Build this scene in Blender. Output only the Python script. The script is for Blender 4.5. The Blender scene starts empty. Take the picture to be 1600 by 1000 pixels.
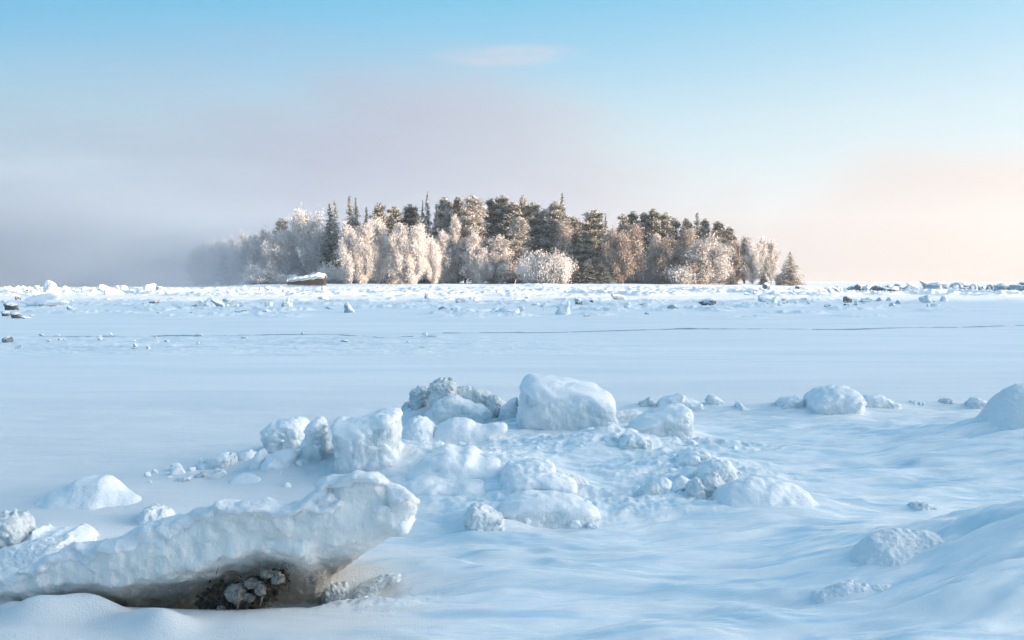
import bpy, math, random
import numpy as np

S = bpy.context.scene
COL = S.collection
random.seed(7)
RAD = math.radians

# ------------------------------------------------------------------ camera
CAM_H, F_PX, HORIZON = 1.7, 1600 * 35 / 36, 438.0
PITCH = math.atan((500 - HORIZON) / F_PX)
cam_data = bpy.data.cameras.new("camera")
cam_data.lens, cam_data.sensor_width = 35, 36
cam_data.clip_start, cam_data.clip_end = 0.05, 9000
cam = bpy.data.objects.new("camera", cam_data)
cam.location = (0, 0, CAM_H)
cam.rotation_euler = (math.pi / 2 - PITCH, 0, 0)
COL.objects.link(cam)
S.camera = cam

# ------------------------------------------------------------------ render settings
S.render.engine = 'CYCLES'
S.view_settings.view_transform = 'Standard'
S.view_settings.look = 'None'
S.view_settings.exposure = 1.4
S.view_settings.gamma = 1
S.view_settings.use_curve_mapping = False
cy = S.cycles
cy.use_denoising = True
cy.max_bounces, cy.diffuse_bounces, cy.glossy_bounces = 6, 3, 2
cy.transmission_bounces, cy.volume_bounces, cy.transparent_max_bounces = 2, 3, 8
cy.caustics_reflective = cy.caustics_refractive = False
cy.use_adaptive_sampling = True
cy.adaptive_threshold = 0.015

# ------------------------------------------------------------------ node helpers
class NT:
    def __init__(s, tree):
        s.t = tree
        s.n = tree.nodes
        s.l = tree.links

    def new(s, kind, **kw):
        n = s.n.new(kind)
        for k, v in kw.items():
            setattr(n, k, v)
        return n

    def put(s, sock, v):
        if isinstance(v, bpy.types.NodeSocket):
            s.l.new(v, sock)
        elif v is not None:
            sock.default_value = v

    def math(s, op, a, b=None, c=None, clamp=False):
        n = s.new('ShaderNodeMath', operation=op, use_clamp=clamp)
        s.put(n.inputs[0], a)
        s.put(n.inputs[1], b)
        s.put(n.inputs[2], c)
        return n.outputs[0]

    def vmath(s, op, a, b=None, scale=None):
        n = s.new('ShaderNodeVectorMath', operation=op)
        s.put(n.inputs[0], a)
        s.put(n.inputs[1], b)
        if scale is not None:
            s.put(n.inputs['Scale'], scale)
        return n.outputs[0]

    def smooth(s, x, a, b, lo=0.0, hi=1.0, kind='SMOOTHSTEP'):
        n = s.new('ShaderNodeMapRange', interpolation_type=kind, clamp=True)
        s.put(n.inputs[0], x)
        s.put(n.inputs[1], a)
        s.put(n.inputs[2], b)
        s.put(n.inputs[3], lo)
        s.put(n.inputs[4], hi)
        return n.outputs[0]

    def ramp(s, x, stops, interp='EASE'):
        n = s.new('ShaderNodeValToRGB')
        cr = n.color_ramp
        cr.interpolation = interp
        while len(cr.elements) < len(stops):
            cr.elements.new(0.5)
        for e, (p, c) in zip(cr.elements, sorted(stops, key=lambda q: q[0])):
            e.position = p
            e.color = (c[0], c[1], c[2], 1)
        s.put(n.inputs[0], x)
        return n.outputs[0]

    def mix(s, f, a, b):
        n = s.new('ShaderNodeMix', data_type='RGBA')
        s.put(n.inputs[0], f)
        for i, v in ((6, a), (7, b)):
            if isinstance(v, (tuple, list)):
                v = (v[0], v[1], v[2], 1)
            s.put(n.inputs[i], v)
        return n.outputs[2]

    def noise(s, vec, scale, detail=4, rough=0.55, dist=0.0):
        n = s.new('ShaderNodeTexNoise')
        s.put(n.inputs['Vector'], vec)
        n.inputs['Scale'].default_value = scale
        n.inputs['Detail'].default_value = detail
        n.inputs['Roughness'].default_value = rough
        n.inputs['Distortion'].default_value = dist
        return n.outputs[0]


def lin(r, g, b):
    f = lambda c: (c / 255 / 12.92) if c <= 10 else ((c / 255 + 0.055) / 1.055) ** 2.4
    return (f(r), f(g), f(b))


# ------------------------------------------------------------------ sky and sun
SUN_AZ, SUN_EL = RAD(115), RAD(7.0)          # clockwise from +Y, above the horizon
SUN_DIR = (math.cos(SUN_EL) * math.sin(SUN_AZ), math.cos(SUN_EL) * math.cos(SUN_AZ), math.sin(SUN_EL))
EXPO = 2 ** S.view_settings.exposure
SKY_STRENGTH = 0.15

world = bpy.data.worlds.new("World")
S.world = world
world.use_nodes = True
W = NT(world.node_tree)
W.n.clear()
out = W.new('ShaderNodeOutputWorld')
bg = W.new('ShaderNodeBackground')
bg.inputs[1].default_value = SKY_STRENGTH
W.l.new(bg.outputs[0], out.inputs[0])
sky = W.new('ShaderNodeTexSky', sky_type='NISHITA')
sky.sun_disc = False
sky.sun_elevation = SUN_EL
sky.sun_rotation = SUN_AZ
sky.air_density, sky.dust_density, sky.ozone_density = 1.0, 0.6, 1.4
tc = W.new('ShaderNodeTexCoord')
sep = W.new('ShaderNodeSeparateXYZ')
W.l.new(tc.outputs['Generated'], sep.inputs[0])
X, Y, Z = sep.outputs
AZ = W.math('MULTIPLY', W.math('ARCTAN2', X, Y), 180 / math.pi)      # degrees, 0 = ahead
EL = W.math('MULTIPLY', W.math('ARCSINE', Z), 180 / math.pi)
az01 = W.math('MULTIPLY_ADD', AZ, 1 / 360, 0.5)
K = 1.0 / (SKY_STRENGTH * EXPO)


def azp(d):
    return d / 360 + 0.5


el01 = W.math('DIVIDE', EL, 40.0, clamp=True)
clear_l = W.ramp(el01, [(0, lin(205, 222, 232)), (5 / 40, lin(190, 214, 230)), (9 / 40, lin(160, 204, 228)),
                        (12.5 / 40, lin(120, 190, 228)), (16 / 40, lin(86, 182, 225)), (28 / 40, lin(66, 140, 208)), (1, lin(52, 112, 190))], 'LINEAR')
clear_r = W.ramp(el01, [(0, lin(240, 236, 230)), (5 / 40, lin(226, 236, 238)), (9 / 40, lin(206, 230, 240)),
                        (12.5 / 40, lin(174, 217, 240)), (16 / 40, lin(134, 205, 238)), (28 / 40, lin(86, 158, 220)), (1, lin(60, 122, 198))], 'LINEAR')
clear = W.mix(W.smooth(AZ, -30.0, 20.0, kind='LINEAR'), clear_l, clear_r)
clear = W.vmath('SCALE', clear, scale=K)
nish = W.vmath('SCALE', sky.outputs[0], scale=1.0)
nish = W.vmath('MULTIPLY', nish, (1.02, 1.30, 1.26))
clear = W.mix(W.smooth(EL, 17.0, 45.0), clear, nish)
# low fog bank along the horizon: blue grey on one side, peach towards the sun
fogc_hi = W.ramp(az01, [(0, lin(170, 190, 215)), (azp(-90), lin(150, 178, 208)), (azp(-27), lin(164, 192, 212)), (azp(-12), lin(174, 184, 206)), (azp(0), lin(192, 197, 212)),
                        (azp(14), lin(222, 220, 221)), (azp(27), lin(232, 220, 214)), (azp(70), lin(252, 230, 210)), (azp(115), lin(255, 232, 200)), (azp(150), lin(225, 215, 220)), (1, lin(170, 190, 215))], 'LINEAR')
fogc_lo = W.ramp(az01, [(0, lin(150, 170, 205)), (azp(-90), lin(135, 160, 195)), (azp(-27), lin(150, 172, 198)), (azp(-14), lin(160, 178, 203)), (azp(0), lin(196, 202, 215)),
                        (azp(14), lin(222, 209, 204)), (azp(27), lin(233, 215, 203)), (azp(70), lin(255, 226, 195)), (azp(115), lin(255, 228, 185)), (azp(150), lin(225, 205, 205)), (1, lin(150, 170, 205))], 'LINEAR')
fogc = W.mix(W.smooth(EL, 0.5, 6.5), fogc_lo, fogc_hi)
fogc = W.vmath('SCALE', fogc, scale=K)
stretch = W.vmath('MULTIPLY', tc.outputs['Generated'], (1, 1, 2.6))
n1 = W.noise(stretch, 3.2, 5, 0.5, 0.4)
n2 = W.noise(W.vmath('ADD', stretch, (3.3, 1.7, 0.4)), 9.0, 4, 0.5, 0.3)
top_f = W.new('ShaderNodeFloatCurve')
cv = top_f.mapping.curves[0]
pts = [(azp(-180), .36), (azp(-60), .45), (azp(-27), .58), (azp(-15), .64), (azp(-6), .62), (azp(2), .50), (azp(9), .33), (azp(14), .27), (azp(20), .36), (azp(27), .36), (azp(60), .30), (1, .36)]
while len(cv.points) < len(pts):
    cv.points.new(0.5, 0.5)
for p, q in zip(cv.points, sorted(pts)):
    p.location = q
top_f.mapping.update()
W.l.new(az01, top_f.inputs['Value'])
top = W.math('MULTIPLY', top_f.outputs[0], 17.0)
jit = W.math('ADD', W.math('MULTIPLY_ADD', n1, 10.0, -5.0), W.math('MULTIPLY_ADD', n2, 2.0, -1.0))
d = W.math('SUBTRACT', W.math('ADD', top, jit), EL)
soft = W.smooth(AZ, -25.0, 14.0, 4.4, 2.2)
f = W.smooth(W.math('DIVIDE', d, soft), -1.0, 1.0)
f = W.math('MULTIPLY', f, W.smooth(n2, 0.2, 0.75, 0.86, 1.0))
col = W.mix(f, clear, fogc)
# one thin pink wisp high in the sky
wx = W.math('DIVIDE', W.math('ADD', AZ, 0.3), 5.2)
wy = W.math('DIVIDE', W.math('SUBTRACT', EL, W.math('MULTIPLY_ADD', AZ, 0.03, 12.6)), 0.75)
r2 = W.math('ADD', W.math('MULTIPLY', wx, wx), W.math('MULTIPLY', wy, wy))
wisp = W.math('MULTIPLY', W.smooth(r2, 1.0, -0.25), W.smooth(W.noise(W.vmath('MULTIPLY', tc.outputs['Generated'], (1, 1, 4)), 18.0, 4), 0.3, 0.7, 0.25, 0.75))
col = W.mix(wisp, col, W.vmath('SCALE', lin(222, 214, 222), scale=K))
# warm glow added to the sky out of view, to brighten the shaded foreground
sd = W.new('ShaderNodeVectorMath', operation='DOT_PRODUCT')
W.put(sd.inputs[0], tc.outputs['Generated'])
W.put(sd.inputs[1], (math.sin(RAD(88)), math.cos(RAD(88)), .12))
glow = W.math('POWER', W.math('MAXIMUM', sd.outputs['Value'], 0.0), 7.5)
glow = W.math('MULTIPLY', glow, W.smooth(EL, -2.0, 3.0))
add = W.vmath('SCALE', W.vmath('SCALE', (1.0, .86, .72), scale=8.6 * K), scale=glow)
col = W.vmath('ADD', col, add)
W.l.new(col, bg.inputs[0])

sun_d = bpy.data.lights.new("sun", 'SUN')
sun_d.energy = 4.3
sun_d.angle = RAD(0.5)
sun_d.color = (1.0, 0.745, 0.51)
sun = bpy.data.objects.new("sun", sun_d)
from mathutils import Vector, Matrix
sun.rotation_euler = Vector(SUN_DIR).to_track_quat('Z', 'Y').to_euler()
sun.location = (120, -60, 80)
COL.objects.link(sun)

# ------------------------------------------------------------------ numpy helpers
_rng = np.random.RandomState(11)
_perm = np.concatenate([_rng.permutation(256)] * 3).astype(np.int32)
_g3 = _rng.normal(size=(256, 3)).astype(np.float32)
_g3 /= np.linalg.norm(_g3, axis=1)[:, None]


def perlin3(p):
    p = np.asarray(p, np.float32)
    i = np.floor(p).astype(np.int32)
    f = p - i
    u = f * f * f * (f * (f * 6 - 15) + 10)
    i &= 255
    X0, Y0, Z0 = i[..., 0], i[..., 1], i[..., 2]

    def g(dx, dy, dz):
        h = _perm[_perm[_perm[(X0 + dx) & 255] + ((Y0 + dy) & 255)] + ((Z0 + dz) & 255)] & 255
        v = _g3[h]
        return v[..., 0] * (f[..., 0] - dx) + v[..., 1] * (f[..., 1] - dy) + v[..., 2] * (f[..., 2] - dz)
    lerp = lambda a, b, t: a + t * (b - a)
    ux, uy, uz = u[..., 0], u[..., 1], u[..., 2]
    return lerp(lerp(lerp(g(0, 0, 0), g(1, 0, 0), ux), lerp(g(0, 1, 0), g(1, 1, 0), ux), uy),
                lerp(lerp(g(0, 0, 1), g(1, 0, 1), ux), lerp(g(0, 1, 1), g(1, 1, 1), ux), uy), uz) * 1.5


def fbm(p, oct=4, gain=0.5, ridged=False):
    p = np.asarray(p, np.float32)
    a, tot = 1.0, 0.0
    for k in range(oct):
        n = perlin3(p * (2.03 ** k) + 17.3 * k)
        tot = tot + a * ((1 - 2 * np.abs(n)) if ridged else n)
        a *= gain
    return tot


def noise2(x, y, z=0.0, oct=4, gain=0.5, ridged=False):
    return fbm(np.stack([x, y, np.full_like(x, z)], -1), oct, gain, ridged)


def sstep(x, a, b):
    t = np.clip((x - a) / (b - a), 0, 1)
    return t * t * (3 - 2 * t)


def smax(a, b, k):
    h = np.clip(0.5 + 0.5 * (a - b) / k, 0, 1)
    return b + (a - b) * h + k * h * (1 - h)


# picture geometry: rays through a pixel of the 1600 x 1000 photograph
def ray(px, py):
    a, b = (px - 800) / F_PX, -(py - 500) / F_PX
    c, s = math.cos(PITCH), math.sin(PITCH)
    return np.array([a, c + b * s, -s + b * c])


def ground(px, py, z=0.0):
    r = ray(px, py)
    t = (z - CAM_H) / r[2]
    return r * t + np.array([0, 0, CAM_H])


def at(px, py, dist):
    r = ray(px, py)
    return r * (dist / r[1]) + np.array([0, 0, CAM_H])


# ------------------------------------------------------------------ mesh helpers
def mesh_np(name, verts, quads=None, tris=None, mat=None, smooth=True):
    verts = np.asarray(verts, np.float32)
    me = bpy.data.meshes.new(name)
    me.vertices.add(len(verts))
    me.vertices.foreach_set('co', verts.ravel())
    loops, starts, n = [], [], 0
    for arr, k in ((quads, 4), (tris, 3)):
        if arr is not None and len(arr):
            arr = np.asarray(arr, np.int32)
            loops.append(arr.ravel())
            starts.append(n + np.arange(len(arr), dtype=np.int32) * k)
            n += arr.size
    loops, starts = np.concatenate(loops), np.concatenate(starts)
    me.loops.add(len(loops))
    me.loops.foreach_set('vertex_index', loops)
    me.polygons.add(len(starts))
    me.polygons.foreach_set('loop_start', starts)
    me.update(calc_edges=True)
    me.polygons.foreach_set('use_smooth', np.full(len(starts), smooth))
    me.update()
    if mat:
        me.materials.append(mat)
    return me


def link(name, data, parent=None, loc=None, rot=None, scale=None):
    o = bpy.data.objects.new(name, data)
    COL.objects.link(o)
    if parent is not None:
        o.parent = parent
    if loc is not None:
        o.location = loc
    if rot is not None:
        o.rotation_euler = rot
    if scale is not None:
        o.scale = scale
    return o


def tag(o, label, cat, group=None):
    o['label'] = label
    o['category'] = cat
    if group:
        o['group'] = group
    return o


def structure(o):
    o['kind'] = 'structure'
    return o


def surface_nets(Fd, org, h):
    """Closed surface F = 0 (inside negative) of a 3D grid as quads."""
    nx, ny, nz = Fd.shape
    sg = Fd < 0
    c = [(i, j, k) for i in (0, 1) for j in (0, 1) for k in (0, 1)]
    sl = lambda A, o: A[o[0]:nx - 1 + o[0], o[1]:ny - 1 + o[1], o[2]:nz - 1 + o[2]]
    cnt = sum(sl(sg, o).astype(np.int8) for o in c)
    act = (cnt > 0) & (cnt < 8)
    idx = np.full(act.shape, -1, np.int32)
    ii = np.argwhere(act)
    idx[act] = np.arange(len(ii))
    acc = np.zeros((len(ii), 3), np.float32)
    num = np.zeros(len(ii), np.float32)
    val = {o: Fd[ii[:, 0] + o[0], ii[:, 1] + o[1], ii[:, 2] + o[2]] for o in c}
    for a in c:
        for ax in range(3):
            if a[ax] == 0:
                b = tuple(1 if q == ax else a[q] for q in range(3))
                fa, fb = val[a], val[b]
                m = (fa < 0) != (fb < 0)
                t = np.where(m, fa / np.where(m, fa - fb, 1), 0)
                pos = np.tile(np.array(a, np.float32), (len(ii), 1))
                pos[:, ax] += t
                acc[m] += pos[m]
                num[m] += 1
    v = (ii + acc / num[:, None]) * h + org
    quads = []
    for ax in range(3):
        u, w = (ax + 1) % 3, (ax + 2) % 3
        A = np.moveaxis(sg, (ax, u, w), (0, 1, 2))
        I = np.moveaxis(idx, (ax, u, w), (0, 1, 2))
        e = A[:-1, 1:-1, 1:-1] != A[1:, 1:-1, 1:-1]
        q = np.argwhere(e)
        if not len(q):
            continue
        x, y, z = q[:, 0], q[:, 1] + 1, q[:, 2] + 1
        qu = np.stack([I[x, y - 1, z - 1], I[x, y, z - 1], I[x, y, z], I[x, y - 1, z]], 1)
        flip = ~A[x, y, z]
        qu[flip] = qu[flip][:, ::-1]
        quads.append(qu)
    q = np.concatenate(quads)
    return v.astype(np.float32), q[(q >= 0).all(1)]


def vert_normals(v, q):
    n = np.cross(v[q[:, 2]] - v[q[:, 0]], v[q[:, 3]] - v[q[:, 1]])
    N = np.zeros_like(v)
    for k in range(4):
        np.add.at(N, q[:, k], n)
    return N / (np.linalg.norm(N, axis=1)[:, None] + 1e-9)


def prune(v, q, keep):
    qk = q[keep[q].any(1)]
    used = np.unique(qk)
    m = np.full(len(v), -1, np.int32)
    m[used] = np.arange(len(used))
    return v[used], m[qk]


# ------------------------------------------------------------------ materials
def material(name):
    m = bpy.data.materials.new(name)
    m.use_nodes = True
    t = NT(m.node_tree)
    b = m.node_tree.nodes['Principled BSDF']
    return m, t, b


def bump(t, b, layers):
    """layers: list of (height socket, distance)."""
    prev = None
    for hsock, dist in layers:
        n = t.new('ShaderNodeBump')
        n.inputs['Strength'].default_value = 1.0
        n.inputs['Distance'].default_value = dist
        t.put(n.inputs['Height'], hsock)
        if prev is not None:
            t.l.new(prev, n.inputs['Normal'])
        prev = n.outputs[0]
    t.l.new(prev, b.inputs['Normal'])


def snow_material(name, grain=0.004, base=(0.86, 0.885, 0.91)):
    m, t, b = material(name)
    p = t.new('ShaderNodeTexCoord').outputs['Object']
    c = t.mix(t.smooth(t.noise(p, 3.0, 4), 0.3, 0.75), base, (base[0] * 0.93, base[1] * 0.95, base[2] * 0.97))
    t.put(b.inputs['Base Color'], c)
    b.inputs['Roughness'].default_value = 0.7
    b.inputs['Specular IOR Level'].default_value = 0.35
    bump(t, b, [(t.noise(p, 28.0, 3, 0.6), grain * 2.2), (t.noise(p, 130.0, 2, 0.7), grain)])
    return m


def ice_material(name, white, grey, dirt, dirt_amount, silt_shade=False, sss=0.0):
    """frosted river ice: white rime broken by greyer glassy patches and frozen-in dirt, with optional silt and painted-in shade low down"""
    m, t, b = material(name)
    p = t.new('ShaderNodeTexCoord').outputs['Object']
    n = t.noise(p, 4.5, 6, 0.62, 0.6)
    c = t.mix(t.smooth(n, 0.42, 0.66), white, grey)
    n2 = t.noise(t.vmath('ADD', p, (5.1, 2.2, 7.7)), 7.0, 6, 0.68, 0.8)
    dm = t.math('MULTIPLY', t.smooth(n2, 0.56, 0.72), dirt_amount)
    c = t.mix(dm, c, dirt)
    if silt_shade:  # brown silt low down, with the underside's shade put into the colour
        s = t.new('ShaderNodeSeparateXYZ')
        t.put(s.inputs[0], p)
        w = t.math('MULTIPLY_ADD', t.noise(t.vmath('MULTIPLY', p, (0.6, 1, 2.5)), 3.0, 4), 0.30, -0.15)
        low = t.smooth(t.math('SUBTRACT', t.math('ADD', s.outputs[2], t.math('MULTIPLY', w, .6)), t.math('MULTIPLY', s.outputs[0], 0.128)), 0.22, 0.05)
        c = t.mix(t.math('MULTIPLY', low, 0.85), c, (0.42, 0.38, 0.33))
    t.put(b.inputs['Base Color'], c)
    t.put(b.inputs['Roughness'], t.smooth(n, 0.40, 0.66, 0.62, 0.34))
    b.inputs['Specular IOR Level'].default_value = 0.4
    if sss:
        b.inputs['Subsurface Weight'].default_value = sss
        b.inputs['Subsurface Radius'].default_value = (0.06, 0.09, 0.11)
        b.inputs['Subsurface Scale'].default_value = 1.0
    streak = t.noise(t.vmath('MULTIPLY', p, (1.3, 1.3, 0.55)), 22.0, 5, 0.65)
    bump(t, b, [(streak, 0.016), (t.noise(p, 90.0, 3, 0.65), 0.005)])
    return m


M_SNOW = snow_material("snow")
M_CRUST = snow_material("crusted_snow", 0.006, (0.86, 0.885, 0.91))
M_ICE = ice_material("rime_ice", (0.78, 0.82, 0.85), (0.55, 0.64, 0.68), (0.30, 0.27, 0.24), 0.45)
M_GREY = ice_material("grey_ice", (0.70, 0.74, 0.76), (0.46, 0.54, 0.58), (0.15, 0.145, 0.14), 0.85)
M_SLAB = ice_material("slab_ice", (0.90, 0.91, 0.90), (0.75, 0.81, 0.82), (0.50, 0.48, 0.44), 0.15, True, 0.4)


def chunk_material(name, snow_c, ice_a, ice_b, snow_from=.15):
    """small ice: snow lies on whatever faces up, bare ice elsewhere"""
    m, t, b = material(name)
    p = t.new('ShaderNodeTexCoord').outputs['Object']
    g = t.new('ShaderNodeNewGeometry')
    s = t.new('ShaderNodeSeparateXYZ')
    t.put(s.inputs[0], g.outputs['Normal'])
    rnd = t.new('ShaderNodeObjectInfo').outputs['Random']
    n = t.noise(p, 5.0, 5, 0.6)
    ice = t.mix(t.smooth(t.math('ADD', n, t.math('MULTIPLY_ADD', rnd, 0.5, -0.25)), 0.38, 0.68), ice_a, ice_b)
    cov = t.smooth(t.math('ADD', s.outputs[2], t.math('MULTIPLY_ADD', n, 0.9, -0.45)), snow_from, snow_from + .35)
    t.put(b.inputs['Base Color'], t.mix(cov, ice, snow_c))
    b.inputs['Roughness'].default_value = 0.6
    bump(t, b, [(t.noise(p, 9.0, 4, 0.65), 0.012)])
    return m


M_CHUNK = chunk_material("snowy_ice", (0.86, 0.88, 0.91), (0.66, 0.74, 0.79), (0.34, 0.42, 0.47))
M_DARK = chunk_material("dark_ice", (0.78, 0.81, 0.84), (0.16, 0.18, 0.20), (0.07, 0.075, 0.08), .32)
M_FAR = chunk_material("far_shade_ice", (0.72, 0.76, 0.80), (0.42, 0.50, 0.57), (0.20, 0.26, 0.31), .45)  # snowy ice again, with a blue shade put into its colours


def ground_material():
    m, t, b = material("snow_on_ice")
    p = t.new('ShaderNodeTexCoord').outputs['Object']
    s = t.new('ShaderNodeSeparateXYZ')
    t.put(s.inputs[0], p)
    px, py, pz = s.outputs
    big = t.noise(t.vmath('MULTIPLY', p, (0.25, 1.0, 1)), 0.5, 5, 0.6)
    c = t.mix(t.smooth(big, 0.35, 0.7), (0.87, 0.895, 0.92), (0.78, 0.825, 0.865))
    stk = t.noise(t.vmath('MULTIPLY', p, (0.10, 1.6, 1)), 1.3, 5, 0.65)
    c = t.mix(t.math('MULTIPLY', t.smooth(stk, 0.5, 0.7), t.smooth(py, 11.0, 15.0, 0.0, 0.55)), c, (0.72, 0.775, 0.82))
    # wind-swept glazed snow among the near blocks
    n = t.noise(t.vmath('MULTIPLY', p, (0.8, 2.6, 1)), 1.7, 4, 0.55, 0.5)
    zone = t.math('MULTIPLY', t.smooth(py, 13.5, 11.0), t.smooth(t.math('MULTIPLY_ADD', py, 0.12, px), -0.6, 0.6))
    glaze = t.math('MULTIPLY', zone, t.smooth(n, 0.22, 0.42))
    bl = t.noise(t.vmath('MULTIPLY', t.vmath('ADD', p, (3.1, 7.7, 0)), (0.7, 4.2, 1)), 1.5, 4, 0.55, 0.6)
    c = t.mix(t.math('MULTIPLY', zone, t.smooth(bl, 0.50, 0.64, 0.0, 0.75)), c, (0.50, 0.69, 0.80))    # blue streaks: shade of the ripple slopes put into the colour
    c = t.mix(t.math('MULTIPLY', glaze, t.smooth(bl, 0.50, 0.40, 0.0, 0.8)), c, (0.90, 0.915, 0.92))  # whiter flats: the horizon's sheen put into the base colour
    # streaks of bare, refrozen slush far out on the river
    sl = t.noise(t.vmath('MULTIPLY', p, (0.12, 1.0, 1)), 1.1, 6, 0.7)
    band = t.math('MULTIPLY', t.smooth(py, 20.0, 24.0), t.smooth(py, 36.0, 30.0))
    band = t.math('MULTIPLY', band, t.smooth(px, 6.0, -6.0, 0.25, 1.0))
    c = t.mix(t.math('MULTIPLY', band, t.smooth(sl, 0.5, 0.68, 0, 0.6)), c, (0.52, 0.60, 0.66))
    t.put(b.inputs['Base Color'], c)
    b.inputs['Roughness'].default_value = 0.7
    t.put(b.inputs['Coat Weight'], t.math('MULTIPLY', glaze, 0.9))
    b.inputs['Coat Roughness'].default_value = 0.13
    b.inputs['Coat IOR'].default_value = 1.7
    b.inputs['Specular IOR Level'].default_value = 0.25
    near = t.smooth(py, 30.0, 8.0)
    fine = t.math('MULTIPLY', t.noise(p, 120.0, 3, 0.7), t.math('MULTIPLY', near, t.math('MULTIPLY_ADD', glaze, -0.7, 1.0)))
    med = t.math('MULTIPLY', t.noise(t.vmath('MULTIPLY', p, (0.5, 1.6, 1)), 5.0, 5, 0.6), t.math('MULTIPLY_ADD', glaze, -0.6, 1.0))
    bump(t, b, [(med, 0.012), (fine, 0.011)])
    return m


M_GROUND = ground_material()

# ------------------------------------------------------------------ near ice blocks, outlines in photo pixels
# (name, label, category, style, thickness m, rounding m, base row, outline, group)
BL = []


def blk(label, style, T, k, base, pts, name='ice_block', cat='ice block', group='ice blocks of the near pressure ridge', cap=0.05, shear=0.0):
    BL.append(dict(label=label, style=style, T=T, k=k, base=base, pts=pts, name=name, cat=cat, group=group, cap=cap, shear=shear))


# -- split block and its heap
blk("rounded back slab of the split ice block, above the heap of blue lumps", 'cap', .6, .10, 712, [(411, 690), (414, 672), (426, 662), (450, 655), (470, 656), (482, 664), (486, 690), (478, 714), (450, 716), (425, 712)])
blk("narrow upright piece of split ice block beside its dark open crack", 'cap', .42, .06, 728, [(466, 716), (476, 690), (480, 668), (496, 656), (508, 662), (512, 690), (517, 716), (508, 730), (478, 728)])
blk("large squarish half of the split ice block, beyond the dark crack", 'cap', .7, .09, 735, [(528, 728), (524, 690), (519, 668), (526, 657), (545, 657), (575, 652), (600, 643), (622, 645), (629, 655), (627, 680), (624, 695), (631, 705), (634, 718), (622, 732), (560, 738), (534, 734)])
blk("small upright white lump at the foot of the split ice block's crack", 'snow', .2, .06, 750, [(449, 748), (452, 727), (465, 720), (480, 728), (484, 742), (475, 752)])
blk("round snowy lump at the top of the small heap beside the split ice block", 'snow', .28, .08, 722, [(366, 724), (372, 705), (390, 699), (402, 706), (401, 724)])
blk("lump wedged under the back slab of the split ice block", 'snow', .26, .07, 736, [(386, 742), (394, 708), (410, 696), (421, 706), (420, 738)])
blk("low flat front lump at the bottom of the small heap of blue lumps", 'snow', .25, .06, 758, [(352, 757), (361, 743), (380, 738), (410, 742), (424, 750), (420, 760)])
blk("biggest rounded lump in the heap, leaning against the split ice block", 'snow', .36, .10, 744, [(398, 744), (410, 712), (438, 698), (461, 700), (469, 713), (457, 737), (430, 748)])
blk("wedge shaped lump in front of the biggest rounded lump of the heap", 'snow', .25, .06, 757, [(404, 758), (420, 742), (440, 727), (450, 737), (453, 756)])
blk("outermost snowy lump of the heap, low and crumbly", 'ice', .3, .05, 735, [(298, 737), (312, 718), (335, 712), (352, 706), (363, 713), (360, 732)])
blk("small dark edged lump between the outermost lump and the heap", 'ice', .2, .04, 730, [(349, 731), (352, 711), (362, 705), (371, 715), (368, 732)])
blk("thin crumb of ice lying flat on the snow beyond the heap", 'ice', .14, .03, 755, [(262, 754), (280, 745), (296, 742), (300, 749), (272, 758)])
blk("grey edged sliver of ice trailing off from the heap of lumps", 'grey', .12, .025, 749, [(297, 749), (310, 738), (323, 734), (321, 743), (303, 752)])
# -- grey rubble boulder
G2 = 'grey ice lumps of the rubble boulder'
blk("upper pale lump of the grey rubble boulder with a dark seam under it", 'grey', .34, .06, 655, [(639, 624), (641, 610), (657, 602), (673, 607), (674, 622), (660, 634), (645, 632)], group=G2)
blk("topmost lump of the grey rubble boulder", 'grey', .4, .07, 655, [(666, 610), (676, 593), (698, 590), (715, 599), (714, 620), (690, 626), (672, 623)], group=G2)
blk("long darker lump along the far shoulder of the grey rubble boulder", 'grey', .42, .06, 655, [(706, 606), (728, 601), (752, 607), (769, 615), (766, 634), (738, 636), (712, 626)], group=G2)
blk("low bluish lump at the near foot of the grey rubble boulder", 'grey', .34, .06, 655, [(624, 652), (629, 630), (645, 624), (666, 640), (669, 656)], group=G2)
blk("big white front lump of the grey rubble boulder", 'ice', .5, .09, 659, [(662, 658), (669, 634), (690, 618), (708, 612), (735, 627), (768, 641), (773, 659), (700, 662)], group=G2)
blk("small brownish knob of the grey rubble boulder beside its pointed shard", 'grey', .26, .05, 650, [(754, 640), (758, 622), (770, 614), (783, 620), (786, 642), (770, 650)], group=G2)
blk("pointed translucent shard of ice between grey rubble boulder and big snow capped block", 'ice', .22, .035, 657, [(770, 659), (784, 636), (798, 625), (811, 617), (812, 652), (802, 660)], group=G2)
blk("smooth rounded snow lump below the grey rubble boulder, next to the split block", 'snow', .5, .14, 694, [(622, 700), (626, 662), (640, 649), (660, 646), (683, 658), (688, 698)], name='snow_lump', cat='snow lump')
blk("wide smooth snow lump under the grey rubble boulder's white front", 'snow', .55, .14, 692, [(660, 696), (678, 662), (700, 650), (735, 650), (748, 661), (768, 656), (792, 658), (802, 670), (782, 690), (705, 698)], name='snow_lump', cat='snow lump')
blk("low snow pillow between the split block and the shaded hummock", 'snow', .4, .1, 705, [(628, 708), (640, 690), (660, 685), (677, 692), (684, 708)], name='snow_lump', cat='snow lump')
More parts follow.
